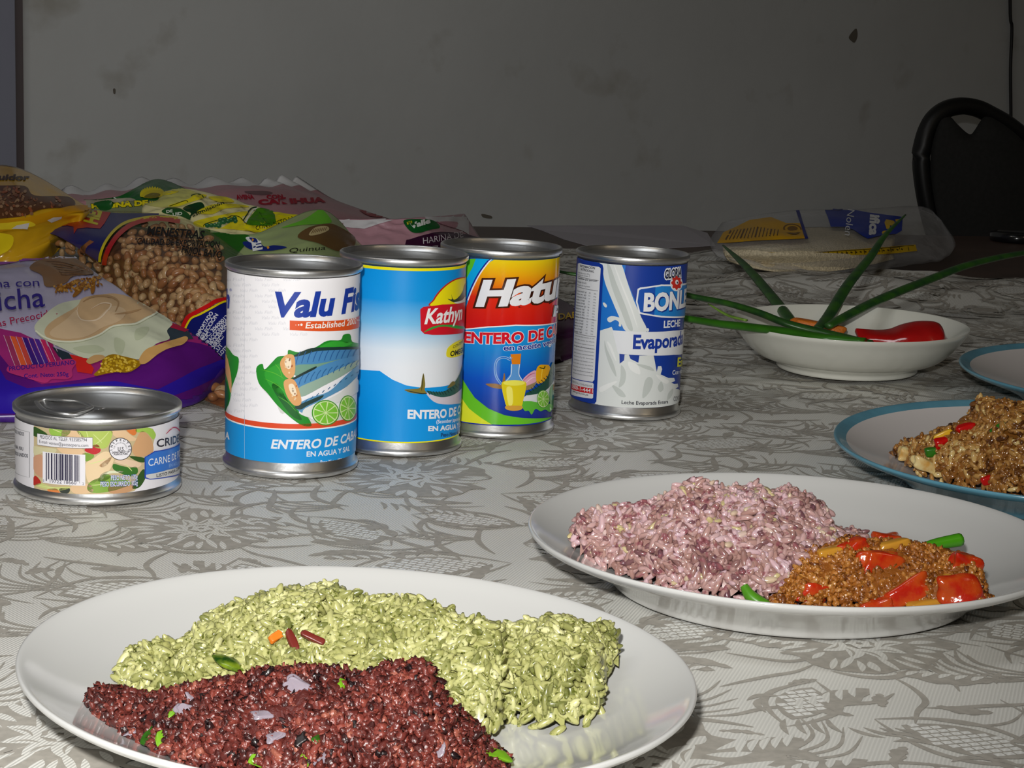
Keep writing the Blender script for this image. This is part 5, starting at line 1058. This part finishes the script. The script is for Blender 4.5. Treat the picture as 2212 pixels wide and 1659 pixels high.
for (x_, y_) in cand[:300]:
    p, n_, i_, d_ = b.hit(x_, y_)
    if p is None: continue
    q = Matrix.Translation(p - b.nor[b.F[i_][0]]*(.0046 + rB.uniform(0, .0012))) @ Vector((0, 0, 1)).rotation_difference(n_).to_matrix().to_4x4() @ Matrix.Rotation(rB.uniform(0, 2*PI), 4, 'Z') @ Matrix.Rotation(rB.uniform(-.6, .6), 4, 'Y')
    if first is None: first = o = bpy.data.objects.new('bean', bms[0])
    else: o = first.copy(); o.data = rB.choice(bms)
    col.objects.link(o); o.matrix_world = q @ Matrix.Scale(rB.uniform(.85, 1.12), 4); tag(o, 'light brown bean showing through the clear film of the bean bag', 'bean', 'beans inside the clear bag')
A = b.art(K1, .2); NV = (22, 28, 104)
A.poly([(300,680),(520,590),(720,520),(850,505),(1100,490),(1500,490),(1620,560),(1400,575),(1250,600),(1130,660),(1040,760),(980,880),(965,1010),(700,830),(540,750)], NV, 1, False)
A.stroke([(1700,590),(1500,575),(1350,590),(1200,630),(1090,710),(1010,820),(968,930),(960,1000)], 26, (226, 206, 20), 2); A.stroke([(1720,620),(1520,592),(1370,610),(1240,660),(1130,750),(1060,850),(1015,960),(1005,1030)], 44, (196, 20, 26), 2)
A.poly([(525,672),(600,600),(660,560),(718,530),(725,620),(740,680),(650,660)], (176, 22, 28), 3, False); A.poly([(700,620),(730,540),(850,510),(1060,535),(1000,640),(960,690),(830,680),(740,690),(710,740)], (186, 18, 26), 3, False)
A.text('HER', (925, 655), (985, 480), 110, (220, 210, 30), 4, bold=.06, surf=(-118, -30))
TB = mat('print_black', (12, 8, 12), .6, spec=.1)
A.text('MENESTRAS', (1400, 745), (1940, 790), 78, TB, 2, bold=.03, shear=.15, surf='sq'); A.text('"CALIDAD DE EXPORTACION', (1290, 835), (2090, 868), 56, TB, 2, bold=.025, shear=.1, surf='sq'); A.text('FRIJOL BAYO', (1730, 915), (2110, 970), 62, TB, 2, bold=.03, shear=.1, surf='sq')
a2 = Art(K2, None, .2)      # lower end of the same bag
def P2(p): return ((p[0]/4.424 - 0)*4.424, (540-340 + p[1]/4.424)*4.424)
def M2(L): return [P2(p) for p in L]
A.poly(M2([(1760,760),(1830,660),(1900,620),(2130,500),(2300,470),(2400,900),(2300,1300),(2110,1040),(1900,880)]), NV, 1, False)
A.stroke(M2([(1750,745),(1800,650),(1880,600),(1990,540),(2080,490),(2250,470)]), 38, (200, 24, 28), 2); A.stroke(M2([(1770,770),(1830,665),(1920,620),(2020,565),(2130,505),(2250,490)]), 18, (226, 206, 20), 3)
for i, (t, x0, y0, x1, y1) in enumerate([('IMPORTADO', 1905, 840, 2040, 610), ('SELECCIÓN', 1940, 870, 2085, 630), ('RUC: 20600012', 1945, 890, 2180, 650), ('FRACCIONADO', 1985, 920, 2190, 690), ('Y PROCESADO', 2000, 960, 2180, 740), ('DIREC:', 2040, 970, 2140, 840), ('LUT', 2075, 995, 2130, 925), ('LOTE', 2110, 1025, 2180, 950)]):
    a_, b_ = P2((x0, y0)), P2((x1, y1)); A.text(t, a_, b_, 34, (206, 206, 220), 3, bold=.03, surf='sq')
b.done()

# big purple bag with the bowl picture
pb_ = mat('purple_sachet', (178, 172, 200), .2, noise_amt=.06, noise_scale=20)
def edge_pts(t): return None
b = Bag('flour_bag', 'large purple and lilac bag with a bowl of cream porridge picture, behind the low can', [[(-260,905,.004),(0,900,.004),(220,892,.004),(400,866,.005),(494,815,.008)],[(-260,810,.022),(0,805,.025),(220,800,.028),(375,792,.028),(480,772,.026)],[(-255,690,.042),(0,685,.048),(165,680,.050),(290,700,.050),(408,716,.044)],[(-250,600,.056),(0,596,.060),(130,596,.062),(220,610,.062),(300,652,.056)],[(-250,570,.058),(0,566,.060),(60,559,.062),(115,556,.063),(160,554,.063)]], [pb_, mat('purple_edge', (66, 28, 124), .3)], thick=.03, wr=.0026, wsc=14, seed=11, n=64, fmf=lambda u, v: 1 if v < .2 or (u > .86 and v < .55) else 0)
A = b.art(K2, .18)
PU, PL, PB = (84, 22, 110), (150, 40, 110), (44, 26, 150)
A.poly([(-600,90),(0,105),(240,75),(400,60),(480,60),(560,-30),(620,20),(480,75),(430,95),(240,110),(0,150),(-600,160)], (150, 70, 170), 1, False)
A.poly([(420,95),(480,60),(640,20),(740,85),(600,90)], (206, 204, 222), 2, False)
A.poly([(280,180),(420,90),(700,85),(860,190),(880,240),(700,260),(620,330),(440,360),(400,250)], (128, 94, 62), 2, True)
for k in range(6): A.stroke([(440+k*30, 120+k*22), (600, 130+k*24), (820, 190+k*10)], 7, (96, 66, 42), 3, taper=True)
A.poly([(-600,700),(-200,740),(0,760),(200,800),(350,870),(520,960),(800,1060),(1000,1060),(1300,1080),(1500,900),(1780,780),(1660,700),(2400,900),(2500,1100),(2400,1900),(1000,1900),(-1200,1900),(-1200,700)], PL, 1, False)
A.poly([(-600,1020),(-100,1000),(0,1010),(120,1160),(400,1290),(760,1250),(1100,1180),(1450,1050),(1700,870),(1900,900),(2400,1050),(2400,1900),(1000,1900),(-1200,1900),(-1200,1020)], PU, 2, False)
A.poly([(-600,1140),(0,1150),(60,1250),(260,1330),(700,1290),(1100,1260),(1500,1330),(1900,1130),(2200,1010),(2400,1300),(2400,1900),(1000,1900),(-1200,1900),(-1200,1140)], PB, 3, False)
A.poly([(1300,1420),(1600,1400),(1900,1290),(2150,1170),(2250,1250),(1900,1420),(1500,1500)], PU, 4)
for k, c_ in enumerate([(150, 50, 90), (214, 90, 50), (196, 70, 60), (60, 30, 120), (70, 36, 130), (80, 40, 140), (190, 40, 90), (150, 30, 90)]):
    x_ = 40 + k*58; A.poly([(x_, 830+k*6), (x_+46, 838+k*6), (x_+150, 1080+k*8), (x_+175, 1180), (x_+120, 1180), (x_+90, 1080+k*8)], c_, 4, False)
for k in range(9): x_ = 36 + k*58; A.stroke([(x_, 830+k*6), (x_+85, 1060), (x_+130, 1170)], 4, (216, 190, 206), 5)
A.poly([(500,940),(660,1000),(720,1100),(620,1080),(560,1030)], (40, 50, 60), 5, False); A.poly([(660,1010),(830,1050),(900,1150),(880,1200),(740,1180),(720,1100)], (200, 40, 36), 5, False); A.poly([(1600,740),(1640,735),(1800,800),(1840,860),(1720,880),(1620,880),(1590,800)], (50, 60, 70), 5, False); A.poly([(1610,700),(1800,780),(1760,800),(1600,750)], (160, 30, 60), 6, False)
bowl = [(340,790),(350,720),(450,620),(560,540),(720,500),(900,480),(1100,450),(1300,500),(1480,600),(1640,710),(1590,790),(1610,870),(1480,920),(1380,1040),(1290,1065),(1000,1050),(800,1050),(600,960),(420,870)]
A.poly(bowl, (196, 200, 176), 7); A.poly([(430,800),(470,730),(600,640),(740,560),(800,480),(960,450),(1120,440),(1250,480),(1400,560),(1500,610),(1400,660),(1280,720),(1100,740),(940,830),(760,885),(560,890),(460,860)], (196, 164, 124), 8)
A.poly([(480,810),(620,700),(700,620),(740,600),(760,690),(900,700),(1000,620),(1080,560),(1200,600),(1150,700),(1000,760),(800,860),(560,870)], (208, 180, 144), 9); A.stroke([(760,560),(740,620),(770,690),(860,705),(960,680),(1040,600),(1060,545),(980,535),(880,590)], 14, (226, 204, 176), 10, taper=True); A.stroke([(800,520),(900,470),(1040,470),(1130,520),(1100,620)], 22, (170, 136, 96), 10, taper=True); A.stroke([(1100,640),(1250,620),(1350,590)], 18, (176, 140, 100), 10, taper=True)
A.stroke([(345,800),(430,860),(560,900),(760,898),(950,840),(1100,752),(1290,735),(1420,670),(1500,620)], 16, (222, 224, 200), 11)
for P_ in ([(700,960),(900,930),(1000,980),(850,1010)], [(1100,860),(1200,900),(1160,1020),(1100,980)], [(1300,780),(1420,760),(1380,850),(1300,880)]): A.poly(P_, (180, 186, 158), 8)
A.poly([(1330,1060),(1400,970),(1520,920),(1680,870),(1760,845),(1785,870),(1740,920),(1600,960),(1500,1020),(1400,1100),(1330,1110)], (196, 152, 92), 9); A.poly([(830,1080),(900,1030),(980,1030),(1000,1060),(900,1105),(850,1110)], (190, 150, 100), 9)
A.poly([(900,1210),(960,1150),(990,1060),(1080,1020),(1180,1040),(1330,1080),(1330,1130),(1220,1190),(1100,1190),(960,1215),(930,1225)], (150, 112, 20), 9)
rr = random.Random(9)
for k in range(150):
    x_, y_ = rr.uniform(930, 1330), rr.uniform(1030, 1195)
    if inpoly(x_, y_, [(940,1200),(990,1070),(1080,1025),(1325,1085),(1325,1125),(1220,1185),(1100,1185)]): A.ell(x_, y_, 12, 10, rr.choice([(206, 168, 44), (190, 150, 30), (222, 190, 80)]), 10, n=9)
for k in range(120):
    t = rr.random(); x_, y_ = 530+t*440+rr.uniform(-25, 25), 390-t*90+rr.uniform(-45, 50)*(1.2-abs(t-.6))
    A.ell(x_, y_, rr.uniform(9, 18), rr.uniform(7, 12), rr.choice([(150, 96, 20), (176, 122, 40), (120, 70, 16), (190, 140, 60)]), 4+k % 2, rot=rr.uniform(0, 3), n=8)
for (x0, y0, x1, y1) in ((530,400,760,290), (700,460,820,300), (880,430,900,290)): A.stroke([(x0, y0), ((x0+x1)/2, (y0+y1)/2+14), (x1, y1)], 46, (146, 94, 22), 3, taper=True)
TV = (44, 28, 130)
A.text('Harina con', (-330, 385), (378, 362), 74, TV, 6, bold=.0, surf='sq'); A.text('Kiwicha', (-480, 640), (432, 556), 190, TV, 6, bold=.005, surf='sq')
A.text('Hojuelas Precocidas', (-300, 810), (552, 640), 66, (160, 24, 70), 6, bold=.0, surf='sq')
A.poly([(70,1150),(120,1125),(400,1110),(650,1060),(730,1090),(690,1160),(690,1220),(640,1250),(500,1250),(430,1285),(260,1240),(90,1190)], (176, 50, 110), 6); A.text('PRODUCTO PERUANO', (92, 1175), (716, 1112), 40, TV, 7, bold=.01, surf='sq'); A.text('Cont. Neto: 250g', (236, 1240), (655, 1222), 36, TV, 7, bold=.01, surf='sq')
b.done()

# rice bag on the far side of the cloth
rbag = film('rice_bag_film', .16, .25, (200, 200, 204))
b = Bag('rice_bag', 'half-empty clear bag of white rice with yellow and blue print, far right', [[(1546,556,.020),(1680,564,.022),(1840,562,.022),(1980,552,.018),(2030,562,.010)],[(1534,520,.036),(1680,515,.046),(1850,512,.044),(1980,510,.034),(2064,528,.014)],[(1560,480,.040),(1700,455,.054),(1850,452,.054),(1990,446,.052),(2034,476,.036)]], rbag, thick=.03, wr=.003, wsc=20, seed=13, n=48)
RB = b
rn = [[spline2(b.net, .05 + .60*u, .05 + .70*v) + Vector((0, 0, -.005)) for u in (0, .25, .5, .75, 1)] for v in (0, .33, .66, 1)]
Bag('white_rice', 'white rice inside the half-empty clear bag', rn, mat('raw_rice', (222, 208, 176), .5, noise_amt=.3, noise_scale=420, bump=.0012, bump_scale=500), thick=.022, wr=.0006, seed=14, n=40, cat='rice').obj['kind'] = 'stuff'
RB = b
A = b.art(K5, .3); YE = (206, 156, 20)
A.poly([(210,320),(250,250),(330,215),(420,170),(560,150),(660,190),(730,190),(760,190),(790,290),(560,300),(400,308),(300,318)], YE, 1, False); A.poly([(722,108),(745,106),(770,190),(803,292),(782,294),(750,190)], (24, 34, 120), 2, False)
A.ell(700, 230, 62, 34, (120, 84, 20), 2, rot=.1); A.ell(700, 230, 50, 26, YE, 3, rot=.1); A.ell(700, 228, 34, 16, (120, 84, 20), 4)
for k in range(15): A.stroke([(265+k*24, 300-k*2), (300+k*22, 215+abs(k-8)*3)], 6 if k % 4 else 10, (96, 66, 20), 2, sm=False)
A.poly([(905,90),(960,88),(1060,96),(1200,122),(1420,150),(1412,240),(1380,260),(1290,268),(1190,292),(1150,270),(1100,235),(1040,215),(950,215),(930,150)], (24, 50, 150), 2, False); A.poly([(903,90),(1060,96),(1000,112),(915,108)], (20, 34, 110), 3, False)
A.text('ifica', (1210, 135), (1200, 270), 62, (226, 228, 232), 4, bold=.05, surf=(58, 6)); A.text('Nolen', (1060, 100), (1040, 270), 46, (226, 228, 232), 4, bold=.0, surf=(46, 4), shear=.1)
A.poly([(1300,188),(1310,168),(1368,178),(1360,210),(1335,208),(1332,232),(1312,230)], (216, 176, 30), 4, False); A.poly([(1370,168),(1395,165),(1395,182),(1372,182)], (216, 176, 30), 4, False); A.ell(1308, 255, 26, 14, (216, 176, 30), 4)
A.poly([(500,372),(700,380),(900,372),(1200,352),(1500,330),(1512,372),(1300,392),(1100,395),(860,430),(700,408),(560,392)], (196, 160, 20), 2, False)
A.stroke([(620,385),(860,376),(1200,358),(1490,336)], 4, (60, 50, 10), 3, sm=False)
for k in range(15): A.stroke([(640+k*58, 386-k*3.0), (645+k*58, 420-k*3.6)], 4, (60, 50, 10), 3, sm=False)
for k in range(26): A.stroke([(655+k*30, 398-k*1.6), (668+k*30, 404-k*1.6)], 9, (80, 64, 10), 3, sm=False)
b.done()

# ------------------------------------------------------------------ far table: sheet of paper, round lid; chair behind
pp = mat('paper_sheet', (176, 172, 180), .6)
P_ = [(1138,487),(1170,489),(1222,487),(1382,489),(1474,487),(1528,503),(1545,530),(1440,536),(1267,530),(1217,516),(1170,497)]
T_ = [at(x, y, -.0032 + (.004 if i in (2, 4) else 0)) for i, (x, y) in enumerate(P_)]; n = len(T_)
tag(mesh('paper_sheet', T_ + [p - Vector((0, 0, .0006)) for p in T_], [list(range(n))[::-1], [n+i for i in range(n)]] + [(i, (i+1) % n, n+(i+1) % n, n+i) for i in range(n)], pp, smooth=False), 'pale grey sheet of paper lying flat on the far bare table', 'paper')
dk = mat('black_plastic', (20, 20, 24), .18, coat=.4)
c_ = at(2196, 522, -.004)
lid_ = lathe('round_black_lid', [(1e-6, 0), (.036, 0), (.039, .002), (.0395, .011), (.037, .0135), (.034, .0140), (.032, .0125), (.012, .0122), (1e-6, .0122)], dk, (c_.x, c_.y, TZ-.004), 64); tag(lid_, 'glossy black round lid at the right edge of the far bare table', 'lid')
# chair: padded back with a looped hand-hold at the top
pl_ = mat('chair_shell_black', (16, 16, 17), .45); fb = mat('chair_fabric', (36, 36, 35), .9, noise_amt=.2, noise_scale=160)
CX = at(2100, 330, y=2.86); base = Vector((CX.x + .04, CX.y, 0)); ch = empty('office_chair', tuple(base)); tag(ch, 'dark padded chair with a looped hand-hold, against the wall behind the table', 'chair')
def cpt(px, py, bow=0): return at(px, py, y=2.80 + .00028*(px-1990) + bow)
out = [(2045,600),(2030,540),(2012,480),(1998,420),(1990,350),(1996,300),(2012,262),(2040,238),(2075,229),(2110,234),(2140,248),(2175,268),(2212,298),(2260,350),(2300,430),(2310,520),(2300,600)]
pts = [cpt(x, y, .012) for x, y in out]
tube('back_frame', pts, [.016]*len(pts), pl_, ch, flat=.9)
pad = [(2052,600),(2040,540),(2022,470),(2012,410),(2010,340),(2018,290),(2030,254),(2052,252),(2066,266),(2085,284),(2097,290),(2106,280),(2122,256),(2135,249),(2150,254),(2180,274),(2215,306),(2255,356),(2290,430),(2298,520),(2290,600)]
q = closed(pad, 3); V = [cpt(x, y, 0) for x, y in q]; W2_ = [cpt(x, y, .035) for x, y in q]; n = len(q)
fr_ = tessellate_polygon([[Vector((p[0], -p[1], 0)) for p in q]])
# pad with a swollen front: inset ring
cx_, cy_ = 2150, 430
ins = [cpt(x + (cx_-x)*.10, y + (cy_-y)*.10, -.016) for x, y in q]
mesh('backrest', V + ins + W2_, [(i, (i+1) % n, n+(i+1) % n, n+i) for i in range(n)] + [[n+i for i in f] for f in fr_] + [[2*n+i for i in f][::-1] for f in fr_] + [((i+1) % n, i, 2*n+i, 2*n+(i+1) % n) for i in range(n)], fb, ch)
gx = base.x + .06
box('seat', (gx-.22, base.y-.42, .44), (gx+.24, base.y+.02, .49), fb, ch, bevel=.02)
for sx_ in (-.2, .2):
    tube('leg', [(gx+sx_, base.y-.38, .44), (gx+sx_*1.1, base.y-.42, .01)], [.012, .012], pl_, ch); tube('leg', [(gx+sx_, base.y-.02, .66), (gx+sx_, base.y+.0, .44), (gx+sx_*1.1, base.y+.06, .01)], [.012, .012, .012], pl_, ch)
